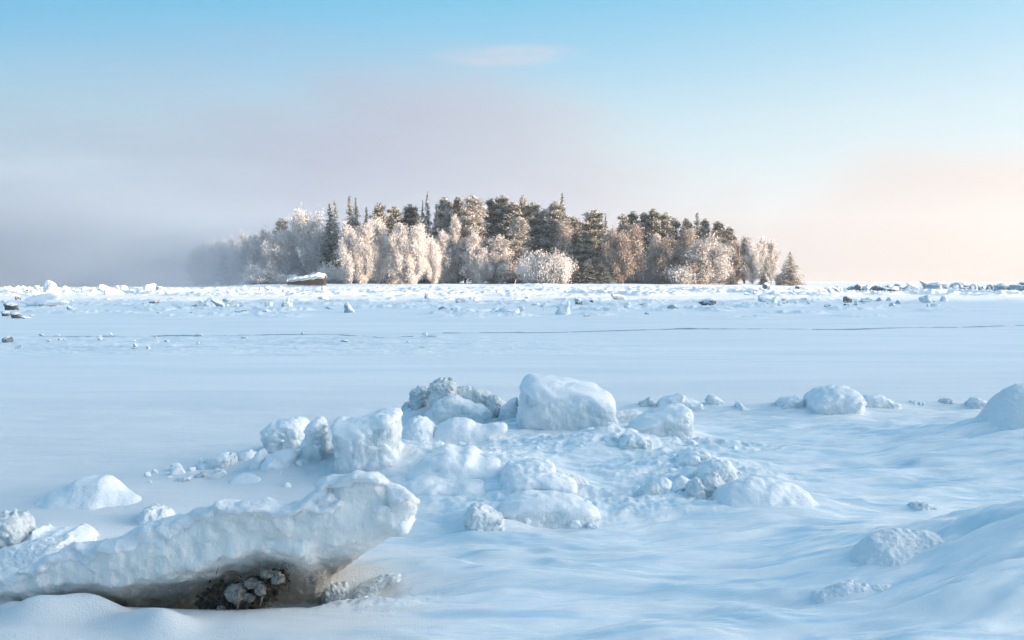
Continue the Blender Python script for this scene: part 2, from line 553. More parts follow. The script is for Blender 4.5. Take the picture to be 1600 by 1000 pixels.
# -- big capped block and neighbours
blk("largest snow capped ice block, square sided with a smooth domed top", 'cap', 1.0, .11, 674, [(802, 658), (807, 640), (813, 606), (822, 594), (840, 590), (880, 595), (920, 604), (945, 616), (960, 631), (963, 646), (973, 662), (966, 672), (940, 676), (918, 676), (900, 672), (875, 666), (850, 662), (820, 660)], cap=.075)
blk("second snow capped block, loaf shaped, beside the largest one on the rough crest", 'cap', .6, .09, 684, [(978, 674), (984, 662), (1002, 651), (1030, 640), (1060, 634), (1074, 637), (1081, 650), (1083, 670), (1076, 680), (1055, 686), (1020, 686), (990, 682)])
blk("small grey pointed stub of ice behind the loaf shaped block", 'grey', .25, .04, 640, [(989, 643), (998, 628), (1010, 624), (1016, 619), (1021, 630), (1022, 643)])
blk("blue slanted slab of ice standing behind the loaf shaped block", 'ice', .4, .06, 640, [(1016, 644), (1030, 623), (1060, 614), (1068, 615), (1072, 622), (1082, 624), (1096, 628), (1103, 642)])
blk("pale triangular ice block with one steep side, on the far crest of the ridge", 'ice', .35, .05, 642, [(1102, 644), (1103, 618), (1112, 615), (1130, 626), (1144, 640), (1136, 646)])
blk("low grey white block tucked behind the largest snow capped block", 'ice', .3, .06, 660, [(955, 662), (964, 644), (980, 639), (1000, 638), (1007, 650), (992, 664)])
blk("low broken rim of ice along the crest, past the pale triangular block", 'ice', .3, .04, 645, [(1143, 650), (1150, 630), (1157, 628), (1163, 637), (1190, 636), (1214, 649)])
blk("rough bluish ice block leaning on the snow dome at the far crest", 'ice', .4, .06, 643, [(1206, 646), (1215, 628), (1226, 619), (1250, 620), (1257, 632), (1258, 646)])
blk("rounded dome of ice under thick snow on the far crest of the ridge", 'cap', .7, .14, 648, [(1250, 652), (1257, 627), (1275, 611), (1300, 603), (1325, 606), (1342, 618), (1350, 635), (1348, 650), (1300, 653)], cap=.06)
blk("flat topped grey white block just past the rounded snow dome", 'ice', .35, .06, 638, [(1343, 642), (1348, 618), (1365, 616), (1385, 620), (1400, 628), (1412, 640)])
blk("flat little snow lump midway along the far crest, before the brown one", 'ice', .25, .05, 634, [(1406, 637), (1418, 627), (1438, 625), (1452, 636)])
blk("tiny round snow lump touching the brownish chunk on the far crest", 'snow', .2, .05, 633, [(1440, 637), (1446, 625), (1458, 625), (1464, 636)])
blk("small brownish chunk of ice on the far crest of the ridge", 'grey', .22, .04, 633, [(1460, 636), (1469, 624), (1484, 621), (1493, 633)])
blk("separate ragged chunk on the crest between brown chunk and tall drift covered block", 'ice', .3, .05, 636, [(1501, 640), (1514, 626), (1525, 620), (1538, 625), (1548, 637)])
blk("tall drift covered block, smooth blue snow hump at the picture's edge", 'crust', 1.4, .25, 712, [(1492, 704), (1516, 676), (1538, 648), (1553, 624), (1568, 605), (1592, 596), (1640, 597), (1700, 612), (1760, 665), (1770, 730), (1600, 735), (1530, 715)], name='snow_mound', cat='snow mound', group='smooth snow mounds')
# -- middle of the ridge
blk("rounded shell of snow at the top of the layered ice in the middle", 'snow', .5, .12, 768, [(772, 770), (778, 738), (790, 720), (815, 713), (850, 714), (870, 722), (874, 744), (850, 765), (800, 776)])
blk("middle layer of the layered ice, a lumpy snow coated slab", 'cap', .45, .07, 782, [(778, 782), (784, 757), (800, 744), (830, 740), (870, 742), (896, 750), (907, 766), (885, 782), (810, 786)], cap=.03)
blk("thin tongue of ice sticking out from the layered ice", 'ice', .3, .035, 764, [(862, 762), (872, 744), (890, 742), (912, 750), (926, 759), (904, 766), (882, 768)])
blk("front slab of the layered ice with a frosted rough edge", 'cap', .5, .07, 823, [(768, 796), (788, 782), (830, 770), (880, 775), (922, 784), (944, 800), (932, 814), (890, 822), (855, 825), (820, 815), (790, 810)], cap=.03)
blk("pale broken chunk with a notched top, in front of the layered ice", 'ice', .3, .045, 828, [(724, 820), (727, 796), (739, 788), (750, 786), (762, 790), (776, 800), (789, 806), (792, 820), (762, 831), (735, 829)])
blk("small cube of white ice standing alone in the hollow", 'ice', .2, .03, 781, [(993, 783), (997, 764), (1010, 757), (1022, 752), (1031, 757), (1030, 778), (1010, 786)])
blk("shaded icy hummock, beside the layered ice", 'cap', .9, .12, 757, [(606, 752), (640, 727), (680, 706), (700, 698), (720, 706), (735, 700), (752, 716), (770, 714), (792, 727), (790, 755), (700, 762)], name='ice_hummock', cat='ice hummock')
blk("long low step of crusted ice at the foot of the shaded hummock", 'cap', .5, .09, 776, [(600, 778), (640, 752), (680, 747), (705, 755), (745, 750), (778, 774), (700, 781)], name='ice_hummock', cat='ice hummock')
blk("grey frosted crust lump between the layered ice and largest block", 'ice', .3, .05, 716, [(865, 720), (878, 702), (905, 692), (925, 695), (930, 710), (900, 720)])
blk("frosty crust block halfway along the rough crest under the largest block", 'ice', .35, .05, 708, [(916, 714), (928, 692), (945, 679), (965, 675), (978, 690), (964, 712)])
blk("rough crust block directly under the loaf shaped block", 'ice', .35, .05, 706, [(956, 704), (972, 678), (1000, 676), (1022, 690), (1018, 708), (985, 711)])
blk("twin knobbed lump of ice in the crumbled heap", 'ice', .2, .05, 772, [(1088, 766), (1096, 744), (1108, 738), (1115, 734), (1126, 742), (1131, 762), (1115, 775)])
blk("darker bottom lump of the crumbled heap near the small white cube", 'ice', .22, .05, 777, [(1064, 779), (1074, 754), (1092, 745), (1102, 760), (1108, 778)])
blk("upper lump of the crumbled heap, broad and frosted", 'ice', .3, .05, 750, [(1080, 750), (1092, 727), (1120, 715), (1146, 722), (1153, 746), (1130, 756)])
blk("low crusty ledge above the crumbled heap, below the loaf shaped block", 'ice', .3, .05, 725, [(1044, 728), (1054, 714), (1072, 702), (1100, 700), (1113, 713), (1108, 730)])
blk("small crest lump on the crumbled heap, touching the broad snow mound", 'ice', .25, .05, 745, [(1128, 750), (1138, 736), (1150, 733), (1166, 740), (1172, 752)])
blk("broad snow mound with a dark nick in its side, at the crumbled heap", 'snow', .8, .16, 800, [(1108, 800), (1120, 766), (1148, 748), (1200, 747), (1240, 757), (1262, 772), (1292, 788), (1278, 802), (1200, 808), (1130, 808)], name='snow_mound', cat='snow mound', group='smooth snow mounds')
blk("small flat blue block alone on the rippled snow", 'ice', .2, .035, 797, [(1419, 800), (1422, 787), (1440, 783), (1464, 788), (1472, 799)])
blk("smooth rounded snow mound with a small hollow, in front of the rippled snow", 'crust', .8, .2, 898, [(1318, 900), (1336, 866), (1350, 842), (1375, 834), (1420, 832), (1470, 841), (1510, 853), (1535, 868), (1540, 890), (1400, 912)], name='snow_mound', cat='snow mound', group='smooth snow mounds')
blk("low sugar grained snow pillow at the foot of the carved drift", 'crust', .4, .1, 945, [(1262, 945), (1275, 926), (1310, 912), (1360, 909), (1405, 915), (1420, 940), (1300, 956)], name='snow_mound', cat='snow mound', group='smooth snow mounds')
# -- around the big tilted slab
blk("round frosted snowball resting behind the big tilted slab", 'crust', .3, .09, 822, [(208, 826), (212, 803), (225, 790), (243, 785), (262, 790), (274, 803), (274, 826)])
blk("rough grey lump at the edge with a dark hole in its top", 'grey', .4, .07, 858, [(-40, 862), (-30, 822), (-5, 799), (22, 801), (44, 815), (50, 836), (40, 860)])
blk("jagged white crumbs of ice with spiky frost, behind the big slab", 'ice', .35, .03, 856, [(40, 860), (46, 838), (58, 833), (63, 818), (72, 832), (92, 827), (108, 832), (118, 822), (135, 831), (150, 845), (120, 860)])
blk("frosted sausage shaped snow roll lying along the back of the big slab", 'crust', .35, .08, 884, [(-40, 888), (-30, 862), (10, 849), (50, 843), (85, 838), (108, 836), (112, 852), (90, 872), (40, 888)])
blk("cracked conical snow dome standing alone on the flat river snow", 'snow', 1.0, .2, 802, [(20, 808), (60, 783), (88, 760), (108, 752), (124, 745), (140, 747), (152, 749), (163, 743), (172, 744), (184, 757), (207, 770), (240, 786), (262, 808), (150, 812)], name='snow_mound', cat='snow mound', group='smooth snow mounds')
blk("grey glassy cobble of ice under the raised tip of the slab", 'grey', .16, .05, 924, [(498, 928), (503, 912), (520, 906), (538, 908), (548, 920), (540, 930)])
blk("crusted white shard under the overhanging tip of the slab", 'ice', .22, .03, 921, [(540, 926), (556, 916), (585, 905), (622, 897), (633, 903), (606, 914), (570, 928)])

M_STYLE = {'snow': M_SNOW, 'cap': M_ICE, 'ice': M_ICE, 'grey': M_GREY, 'crust': M_CRUST}

# ------------------------------------------------------------------ terrain
BUMPS = []        # (x, y, rx, ry, h) gaussian drifts


def drift(px, py, rx, ry, h):
    g = ground(px, py)
    BUMPS.append((g[0], g[1], rx, ry, h))


for b_ in BL:     # a snow apron around every block
    xs = [p[0] for p in b_['pts']]
    ys = [p[1] for p in b_['pts']]
    g0 = ground((min(xs) + max(xs)) / 2, b_['base'])
    w_ = (max(xs) - min(xs)) * g0[1] / F_PX
    h_ = (max(ys) - min(ys)) * g0[1] / F_PX
    BUMPS.append((g0[0], g0[1] + b_['T'] * .4, w_ * .72 + .08, b_['T'] * .8 + .10, h_ * (.28 if b_['name'] == 'snow_mound' else .26 if w_ > .25 else .16)))
BUMPS.append((-1.38, 5.52, .95, .26, -.27))   # hollow melted out under the tilted slab
drift(1700, 905, .95, .75, .52)       # carved drift, lower corner
drift(1640, 985, .85, .42, .20)
drift(1420, 1040, .50, .30, .10)
drift(1620, 700, .6, .7, .14)
drift(1510, 715, .5, .4, .06)
drift(60, 972, .22, .11, .13)
drift(150, 962, .16, .09, .08)
drift(255, 990, .15, .10, .08)
drift(20, 955, .12, .10, .06)         # little drifts before the slab
drift(110, 955, .16, .12, .07)
drift(225, 978, .22, .12, .08)
drift(20, 1000, .3, .15, .06)
drift(380, 985, .4, .14, .03)
drift(820, 905, .40, .22, .05)        # low shaded swells in the hollow
drift(700, 880, .30, .20, .04)
drift(1050, 990, .45, .2, .05)
drift(1220, 965, .3, .15, .05)
drift(1000, 800, .5, .3, .05)
drift(1180, 815, .7, .3, .05)
drift(900, 715, 1.7, .9, .11)
drift(680, 760, 1.0, .8, .08)
drift(540, 745, .7, .6, .05)
drift(1380, 830, .3, .15, .03)


def island_mask(x, y):
    e = ((x - 2) / 76) ** 2 + ((y - 262) / 62) ** 2
    e = e + 0.10 * noise2(x * .03, y * .03, 4.0, 3)
    return sstep(e, 1.25, 0.55)


def height(x, y):
    x = np.asarray(x, np.float32)
    y = np.asarray(y, np.float32)
    z = np.zeros_like(x)
    near = (y > 1.5) & (y < 17) & (np.abs(x) < 14)
    if near.any():
        xn, yn = x[near], y[near]
        zn = np.zeros_like(xn)
        for bx, by, rx, ry, h in BUMPS:
            q = ((xn - bx) / rx) ** 2 + ((yn - by) / ry) ** 2
            zn += h * np.exp(-q * 1.2)
        zn = np.where(zn > .3, .3 + (zn - .3) * .75, zn)
        fade = sstep(yn, 14.5, 12.5)
        zone = fade * sstep(xn + .10 * yn, -1.2, .5)
        w1 = .35 * noise2(xn * .8, yn * .8, 2.0, 2)
        rip = .6 * noise2(xn * .75 + w1, yn * 2.6 + w1 * 2.2, 5.0, 3, .5) - .75 * np.sqrt(noise2(xn * 1.0 + w1, yn * 4.1 + w1 * 3, 15.0, 2, .4) ** 2 + .006)
        rip2 = noise2(xn * 1.9, yn * 6.8 + 2 * w1, 9.0, 3, .5)
        zn += zone * (.088 * rip + .030 * rip2) * (0.75 + .5 * noise2(xn * .4, yn * .6, 1.0, 2))
        zn += fade * .018 * noise2(xn * 1.1, yn * 1.6, 7.0, 3)
        # crusty broken patches between the blocks of the ridge
        rough = np.zeros_like(xn)
        for cpx, cpy, rx, ry in ((900, 705, 1.3, .5), (1080, 745, .7, .6), (700, 740, .8, .7), (860, 800, .8, .4), (560, 745, .7, .4), (1060, 790, .5, .3), (560, 925, .35, .2), (1130, 700, .5, .3)):
            g = ground(cpx, cpy)
            rough += np.exp(-(((xn - g[0]) / rx) ** 2 + ((yn - g[1]) / ry) ** 2))
        rg = noise2(xn * 5.0, yn * 5.0, 3.0, 4, .6, True)
        zn += np.clip(rough, 0, 1) * .035 * np.clip(rg + .2, 0, 3)
        # wind-carved steps on the corner drift
        g = ground(1660, 930)
        cv_ = np.exp(-(((xn - g[0]) / .8) ** 2 + ((yn - g[1]) / .75) ** 2))
        st = noise2(xn * .9 + yn * .8, (yn - .35 * xn) * 9.0, 6.0, 3, .55)
        zn += cv_ * .032 * st
        z[near] = zn
    far = y > 14
    if far.any():
        xf, yf = x[far], y[far]
        zf = .02 * noise2(xf * .12, yf * .4, 1.0, 3) * sstep(yf, 14, 22)
        bA = sstep(yf, 21, 24) * sstep(yf, 33, 28) * sstep(xf, 8, -4)
        zf += bA * .035 * np.clip(noise2(xf * .9, yf * 2.2, 8.0, 4, .6, True), -.2, 3)
        bB = sstep(yf, 42, 50) * sstep(yf, 98, 84) * (0.35 + .65 * sstep(np.abs(xf / yf + .05), .55, .3))
        rB = noise2(xf * .22, yf * .22, 12.0, 2)
        zf += bB * sstep(rB, .05, .45) * .11 * np.clip(noise2(xf * 1.3, yf * 1.2, 13.0, 4, .6, True) + .1, 0, 3)
        bC = sstep(yf, 100, 112) * sstep(yf, 225, 190)
        rC = noise2(xf * .10, yf * .08, 22.0, 2)
        zf += bC * sstep(rC, -.1, .4) * .26 * np.clip(noise2(xf * .6, yf * .5, 23.0, 4, .6, True) + .1, 0, 3)
        isl = island_mask(xf, yf)
        zf += isl * (.85 + .25 * noise2(xf * .06, yf * .06, 31.0, 3))
        z[far] = zf
    return z


def zat(x, y):
    return float(height(np.array([x]), np.array([y]))[0])


def build_ground():
    ys = np.concatenate([[-1200, -500, -200, -80, -30, -12, -5, -1, 1], np.linspace(2.2, 4.0, 60)[:-1], np.linspace(4.0, 14.0, 640)[:-1],
                         np.geomspace(14, 60, 300)[:-1], np.geomspace(60, 330, 280)[:-1], np.geomspace(330, 1500, 36)])
    uc = np.concatenate([np.linspace(0, .60, 420)[:-1], np.geomspace(.60, 1.6, 90), [2.2, 3.5, 7, 15, 40, 120, 400]])
    us = np.concatenate([-uc[::-1], uc[1:]])
    U, Yg = np.meshgrid(us, ys)
    wd = np.maximum(Yg + 1.2, 4.0)
    Xg = 1500 * np.tanh(U * wd / 1500)
    Zg = height(Xg.ravel(), Yg.ravel())
    v = np.stack([Xg.ravel(), Yg.ravel(), Zg], 1)
    r, c = Xg.shape
    i = (np.arange(r - 1)[:, None] * c + np.arange(c - 1)[None, :]).ravel()
    q = np.stack([i, i + 1, i + c + 1, i + c], 1)
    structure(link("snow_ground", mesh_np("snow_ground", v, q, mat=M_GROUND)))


build_ground()

# wooded bank behind the camera, towards the sun: it keeps the river in shade
def build_bank():
    m, t, b = material("wooded_bank")
    p = t.new('ShaderNodeTexCoord').outputs['Object']
    t.put(b.inputs['Base Color'], t.mix(t.smooth(t.noise(p, .05, 6, .7), .4, .6), (.75, .77, .8), (.10, .12, .11)))
    b.inputs['Roughness'].default_value = .9
    xs, ysb = np.linspace(-60, 1150, 320), np.linspace(-340, -60, 70)
    Xg, Yg = np.meshgrid(xs, ysb)
    ridge = 66 + 20 * sstep(Xg, 655, 700) + 2.2 * noise2(Xg * .03, Yg * .002, 3.0, 4)
    ends = sstep(Xg, -50, 170) * sstep(Xg, 1140, 980)
    prof = np.where(Yg > -140, sstep(Yg, -62, -140), sstep(Yg, -338, -150))
    Zg = ridge * ends * prof * (1 + .03 * noise2(Xg * .05, Yg * .05, 1.0, 4)) - 1.0
    v = np.stack([Xg.ravel(), Yg.ravel(), Zg.ravel()], 1)
    r, c = Xg.shape
    i = (np.arange(r - 1)[:, None] * c + np.arange(c - 1)[None, :]).ravel()
    structure(link("hill", mesh_np("hill", v, np.stack([i, i + 1, i + c + 1, i + c], 1), mat=m)))


build_bank()


def build_crack(ptsA, w, name="ice_crack"):
    """a refrozen crack in the river ice: a low ragged lip of wet grey ice"""
    v, n = [], 0
    P = np.array(ptsA, float)
    t = np.linspace(0, 1, 420)
    cum = np.concatenate([[0], np.cumsum(np.linalg.norm(np.diff(P, axis=0), axis=1))])
    cum /= cum[-1]
    px_, py_ = np.interp(t, cum, P[:, 0]), np.interp(t, cum, P[:, 1])
    g = np.array([ground(a, b2) for a, b2 in zip(px_, py_)])
    nz = noise2(g[:, 0] * .25, g[:, 1] * 0, 3.0, 5, .6)
    hgt = w * np.clip(.25 + 1.5 * nz, -.6, 1.6)
    wob = .35 * noise2(g[:, 0] * .15, g[:, 1] * 0, 9.0, 4)
    rows = []
    for k, (dy, f_) in enumerate(((-.10, -.3), (-.02, 1.0), (.10, .85), (.5, -.3))):
        z0 = height(g[:, 0].astype(np.float32), (g[:, 1] + wob + dy).astype(np.float32))
        rows.append(np.stack([g[:, 0], g[:, 1] + wob + dy, z0 + hgt * f_], 1))
    v = np.concatenate(rows)
    c = len(t)
    i = (np.arange(3)[:, None] * c + np.arange(c - 1)[None, :]).ravel()
    m = bpy.data.materials.get("crack_ice")
    if not m:
        m, nt, b = material("crack_ice")
        p = nt.new('ShaderNodeTexCoord').outputs['Object']
        nt.put(b.inputs['Base Color'], nt.mix(nt.smooth(nt.noise(p, 1.2, 5), .35, .65), (.16, .20, .24), (.45, .52, .57)))
        b.inputs['Roughness'].default_value = .4
    structure(link(name, mesh_np(name, v, np.stack([i, i + 1, i + c + 1, i + c], 1), mat=m)))


build_crack([(690, 522), (760, 520.5), (840, 520), (930, 518), (1060, 515), (1200, 514), (1330, 515), (1450, 512), (1640, 508)], .042)
build_crack([(60, 529), (160, 527), (280, 526), (420, 525), (520, 524), (600, 530), (680, 529)], .014)

# ------------------------------------------------------------------ blocks
def poly_sdf(pts, gx, gz):
    P = np.asarray(pts, np.float32)
    Xg, Zg = np.meshgrid(gx, gz, indexing='ij')
    dmin = np.full(Xg.shape, 1e9, np.float32)
    ins = np.zeros(Xg.shape, bool)
    for a, b in zip(P, np.roll(P, -1, 0)):
        e = b - a
        wx, wz = Xg - a[0], Zg - a[1]
        t = np.clip((wx * e[0] + wz * e[1]) / (e @ e + 1e-12), 0, 1)
        dmin = np.minimum(dmin, (wx - e[0] * t) ** 2 + (wz - e[1] * t) ** 2)
        c = ((a[1] > Zg) != (b[1] > Zg)) & (Xg < (b[0] - a[0]) * (Zg - a[1]) / (b[1] - a[1] + 1e-12) + a[0])
        ins ^= c
    d_ = np.sqrt(dmin)
    return np.where(ins, -d_, d_)


def chaikin(P, n=1):
    P = np.asarray(P, float)
    for _ in range(n):
        Q = np.roll(P, -1, 0)
        P = np.stack([.78 * P + .22 * Q, .22 * P + .78 * Q], 1).reshape(-1, 2)
    return P


def build_block(b, seed):
    pts = np.array(b['pts'], float)
    T, k, st_ = b['T'], b['k'], b['style']
    cx = (pts[:, 0].min() + pts[:, 0].max()) / 2
    D = ground(cx, b['base'])[1] + T * .42
    zc = zat((cx - 800) / F_PX * D, D)
    for _ in range(2):
        D = ground(cx, b['base'], zc * .8)[1] + T * .42
        zc = zat((cx - 800) / F_PX * D, D)
    W3 = np.array([at(px, py, D) for px, py in chaikin(pts, 1)])
    ox = W3[:, 0].mean()
    zlow = min(W3[:, 2].min(), zc)
    P = np.stack([W3[:, 0] - ox, W3[:, 2] - zc], 1)
    low = P[:, 1] < P[:, 1].min() + .25 * (P[:, 1].max() - P[:, 1].min())
    P[low, 1] -= .10                                     # sink the foot into the snow
    size = max(np.ptp(P[:, 0]), np.ptp(P[:, 1]), T)
    h = max(size / 78, .0065)
    pad = .05 + 4 * h
    gx = np.arange(P[:, 0].min() - pad, P[:, 0].max() + pad, h, dtype=np.float32)
    gz = np.arange(P[:, 1].min() - pad, P[:, 1].max() + pad, h, dtype=np.float32)
    gy = np.arange(-T * .6 - pad, T * .6 + pad, h, dtype=np.float32)
    d2 = poly_sdf(P, gx, gz)
    if b['name'] == 'snow_mound':                        # a dome: widest at its foot
        P2 = P.copy()
        P2[low, 1] -= 1.2
        dp = poly_sdf(P2, gx, gz)
    else:
        dp = d2
    dm = max(.02, -d2.min() if dp is d2 else -dp[:, np.searchsorted(gz, 0.0)].min())
    tt = np.clip(-dp / dm, 0, 1)
    pil = np.sqrt(tt * (2 - tt))
    if st_ in ('snow', 'crust'):
        for _ in range(int(3 + .35 * size / h)):
            pe = np.pad(pil, 1, mode='edge')
            pil = (pil * 2 + pe[2:, 1:-1] + pe[:-2, 1:-1] + pe[1:-1, 2:] + pe[1:-1, :-2]) / 6
    half = T / 2 * ((.08 + .92 * pil) if b['name'] == 'snow_mound' else (.62 + .38 * pil))
    yoff = b['shear'] * (gz - gz.mean())
    Fd = smax(d2[:, None, :] + k * .25, np.abs(gy[None, :, None] - yoff[None, None, :]) - half[:, None, :], k)
    Xg, Yg, Zg = np.meshgrid(gx, gy, gz, indexing='ij')
    if b['name'] == 'snow_mound':                        # wind-packed dome: profile of the outline, falling away front and back
        up_ = P[~low]
        up_ = up_[np.argsort(up_[:, 0])]
        z0 = P[low, 1].min()
        tx = np.concatenate([[P[:, 0].min() - .02], up_[:, 0], [P[:, 0].max() + .02]])
        tz = np.concatenate([[z0], up_[:, 1], [z0]])
        tp = np.interp(gx, tx, tz)
        for _ in range(6):
            tp[1:-1] = (tp[1:-1] * 2 + tp[2:] + tp[:-2]) / 4
        fall = np.cos(np.clip(gy / (T * .62), -1, 1) * math.pi / 2) ** 1.3
        zs = (z0 - .14) + (tp[:, None] - z0 + .14) * fall[None, :]
        Fd = np.maximum((Zg - zs[:, :, None]) * .75, (z0 + .01) - Zg)
    band = np.abs(Fd) < .14
    pp = np.stack([Xg[band], Yg[band], Zg[band]], -1) + seed * 7.31
    st = b['style']
    a1 = {'snow': .16, 'cap': .20, 'ice': .30, 'grey': .32, 'crust': .22}[st] * min(k, .12)
    f1 = 1.9 / max(size * .5, .12)
    if b['name'] == 'snow_mound':
        a1 *= 1.2
    dn = a1 * fbm(pp * f1, 3)
    if st in ('ice', 'grey', 'cap'):
        dn = dn - a1 * {'cap': .7, 'ice': .9, 'grey': 1.1}[st] * (np.abs(perlin3(pp * f1 * 1.7 + 3.3)) * 2 - .45)     # creases and facets
    Fd[band] += dn
    v, q = surface_nets(Fd, np.array([gx[0], gy[0], gz[0]], np.float32), h)
    N = vert_normals(v, q)
    if st in ('ice', 'grey', 'cap'):
        up = sstep(N[:, 2], .0, .7)
        rough = fbm((v + seed * 3.7) * (26.0 if size < .6 else 15.0), 4, .6)
        amp = (.008 + .012 * min(size, 1.2)) * (1 - .85 * up) * {'grey': .62, 'ice': .5, 'cap': .7}[st]
        v = v + N * (amp * rough)[:, None] * .6
    elif st == 'crust':
        v = v + N * (.007 * fbm((v + seed) * 34.0, 3, .6))[:, None]
    else:
        v = v + N * (.006 * fbm((v + seed) * 7.0, 3, .5))[:, None]
    loc = (ox, D, zc)
    name = b['name']
    body = mesh_np(name, v, q, mat=M_STYLE[st])
    if st == 'cap' or (st == 'ice' and size > .33):
        root = link(name, None, loc=loc)
        link('ice_body', body, parent=root)
        G = np.gradient(Fd, h)
        nz = G[2] / (np.sqrt(G[0] ** 2 + G[1] ** 2 + G[2] ** 2) + 1e-6)
        w = np.clip((nz - .05) / .6, 0, 1)
        w = w * w * (3 - 2 * w)
        lowz = sstep(Zg, P[:, 1].min() + .38 * np.ptp(P[:, 1]), P[:, 1].min() + .62 * np.ptp(P[:, 1]))
        Fc = Fd - (b['cap'] if st == 'cap' else .022) * w * (.35 + .65 * lowz) + .016
        for _ in range(7):
            Fc[1:-1, 1:-1, 1:-1] = (Fc[1:-1, 1:-1, 1:-1] * 2 + Fc[2:, 1:-1, 1:-1] + Fc[:-2, 1:-1, 1:-1] + Fc[1:-1, 2:, 1:-1] + Fc[1:-1, :-2, 1:-1] + Fc[1:-1, 1:-1, 2:] + Fc[1:-1, 1:-1, :-2]) / 8
        vc, qc = surface_nets(Fc, np.array([gx[0], gy[0], gz[0]], np.float32), h)
        ci = np.clip(np.round((vc - np.array([gx[0], gy[0], gz[0]])) / h).astype(int), 0, np.array(Fd.shape) - 1)
        keep = Fd[ci[:, 0], ci[:, 1], ci[:, 2]] > -.012
        Nc = vert_normals(vc, qc)
        vc = vc + Nc * (.005 * fbm((vc + seed) * 9.0, 3, .5))[:, None]
        vc, qc = prune(vc, qc, keep)
        if len(qc):
            link('snow_cap', mesh_np('snow_cap', vc, qc, mat=M_SNOW), parent=root)
    else:
        root = link(name, body, loc=loc)
    tag(root, b['label'], b['cat'], b['group'])
    return root


for i_, b_ in enumerate(BL):
    build_block(b_, i_ + 1)

# ------------------------------------------------------------------ the big tilted slab
def build_slab():
    D = 5.12
    pts = [(-330, 1080), (-330, 930), (-120, 905), (0, 886), (60, 866), (110, 845), (150, 834), (180, 833), (210, 817), (250, 806), (300, 787), (330, 783), (345, 773), (362, 778), (395, 772), (425, 778), (450, 784), (470, 780),
           (482, 768), (492, 752), (515, 742), (545, 732), (564, 729), (588, 737), (604, 743), (612, 758), (630, 763), (648, 768), (659, 783), (655, 800), (643, 811), (648, 832), (637, 850),
           (612, 852), (590, 866),
           (566, 882), (540, 905), (515, 925), (490, 960), (470, 1060), (300, 1080), (100, 1080)]
    W3 = np.array([at(px, py, D) for px, py in chaikin(np.array(pts, float), 1)])
    ox, zc = W3[:, 0].mean(), 0.0
    P = np.stack([W3[:, 0] - ox, W3[:, 2] - zc], 1)
    P[:, 1] = np.maximum(P[:, 1], -.36)
    h = .0125
    T = .62
    gx = np.arange(P[:, 0].min() - .1, P[:, 0].max() + .1, h, dtype=np.float32)
    gz = np.arange(P[:, 1].min() - .1, P[:, 1].max() + .1, h, dtype=np.float32)
    gy = np.arange(-.35, 1.75, h, dtype=np.float32)
    d2 = poly_sdf(P, gx, gz)
    Xg, Yg, Zg = np.meshgrid(gx, gy, gz, indexing='ij')
    topz = np.interp(gx, *zip(*sorted((at(px, py, D)[0] - ox, at(px, py, D)[2]) for px, py in pts[1:27])))
    rel = (topz[:, None] - gz[None, :])                       # depth below the upper edge
    r0 = np.interp(gx, [at(p_, 800, D)[0] - ox for p_ in (-330, 0, 100, 200, 330, 450, 560, 630, 660)], [.10, .125, .20, .29, .32, .25, .44, .31, .18])[:, None]
    yc = .28 * np.clip(rel - .05, 0, r0) + 1.25 * np.clip(rel - r0, 0, .7)      # front face, then the underside running back
    dm = .16
    pil = np.sqrt(np.clip(-d2 / dm, 0, 1))
    front = -.10 * pil + yc
    back = .62 + 1.1 * np.clip(rel - .20, 0, .9)
    fy = np.maximum(front[:, None, :] - gy[None, :, None], (gy[None, :, None] - back[:, None, :]))
    # the upper surface falls away towards the back
    kz = np.clip(np.arange(len(gz))[None, :] + np.round(.55 * np.clip(gy, 0, 2) / h).astype(int)[:, None], 0, len(gz) - 1)
    Fd = smax(smax(d2[:, kz], d2[:, None, :], .05) + .02, fy * .72, .055)
    band = np.abs(Fd) < .14
    pp = np.stack([Xg[band], Yg[band], Zg[band]], -1)
    dn = .026 * fbm(pp * np.array([2.0, 2.4, 3.0]) + 5.2, 4) - .016 * (np.abs(perlin3(pp * np.array([2.6, 3, 4.2]) + 2.4)) * 2 - .4)
    upw = sstep(Zg[band] - np.interp(Xg[band], gx, topz), -.30, -.02)
    dn -= .022 * upw * fbm(pp * 7.0, 2)
    Fd[band] += dn
    org = np.array([gx[0], gy[0], gz[0]], np.float32)
    v, q = surface_nets(Fd, org, h)
    N = vert_normals(v, q)
    v2 = v + N * (.013 * fbm(v * np.array([17., 17., 10.]), 4, .6) * (1 - .6 * sstep(N[:, 2], .1, .8)))[:, None]
    root = tag(link('ice_slab', None, loc=(ox, D, zc)), "huge tilted slab of river ice with raised overhanging tip, dark hollow beneath it", 'ice slab')
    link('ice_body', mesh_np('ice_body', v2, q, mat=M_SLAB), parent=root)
    G = np.gradient(Fd, h)
    nz = G[2] / (np.sqrt(G[0] ** 2 + G[1] ** 2 + G[2] ** 2) + 1e-6)
    w = np.clip((nz - .1) / .55, 0, 1)
    Fc = Fd - .030 * w * w * (3 - 2 * w) * (.6 + .8 * np.interp(Xg, [-1.2, .3, .8], [.7, .6, .8])) + .014
    vc, qc = surface_nets(Fc, org, h)
    ci = np.clip(np.round((vc - org) / h).astype(int), 0, np.array(Fd.shape) - 1)
    keep = Fd[ci[:, 0], ci[:, 1], ci[:, 2]] > -.010
    Nc = vert_normals(vc, qc)
    vc = vc + Nc * (.008 * fbm(vc * 14.0, 3, .55))[:, None]
    vc, qc = prune(vc, qc, keep)
    link('snow_cap', mesh_np('snow_cap', vc, qc, mat=M_CRUST), parent=root)


build_slab()


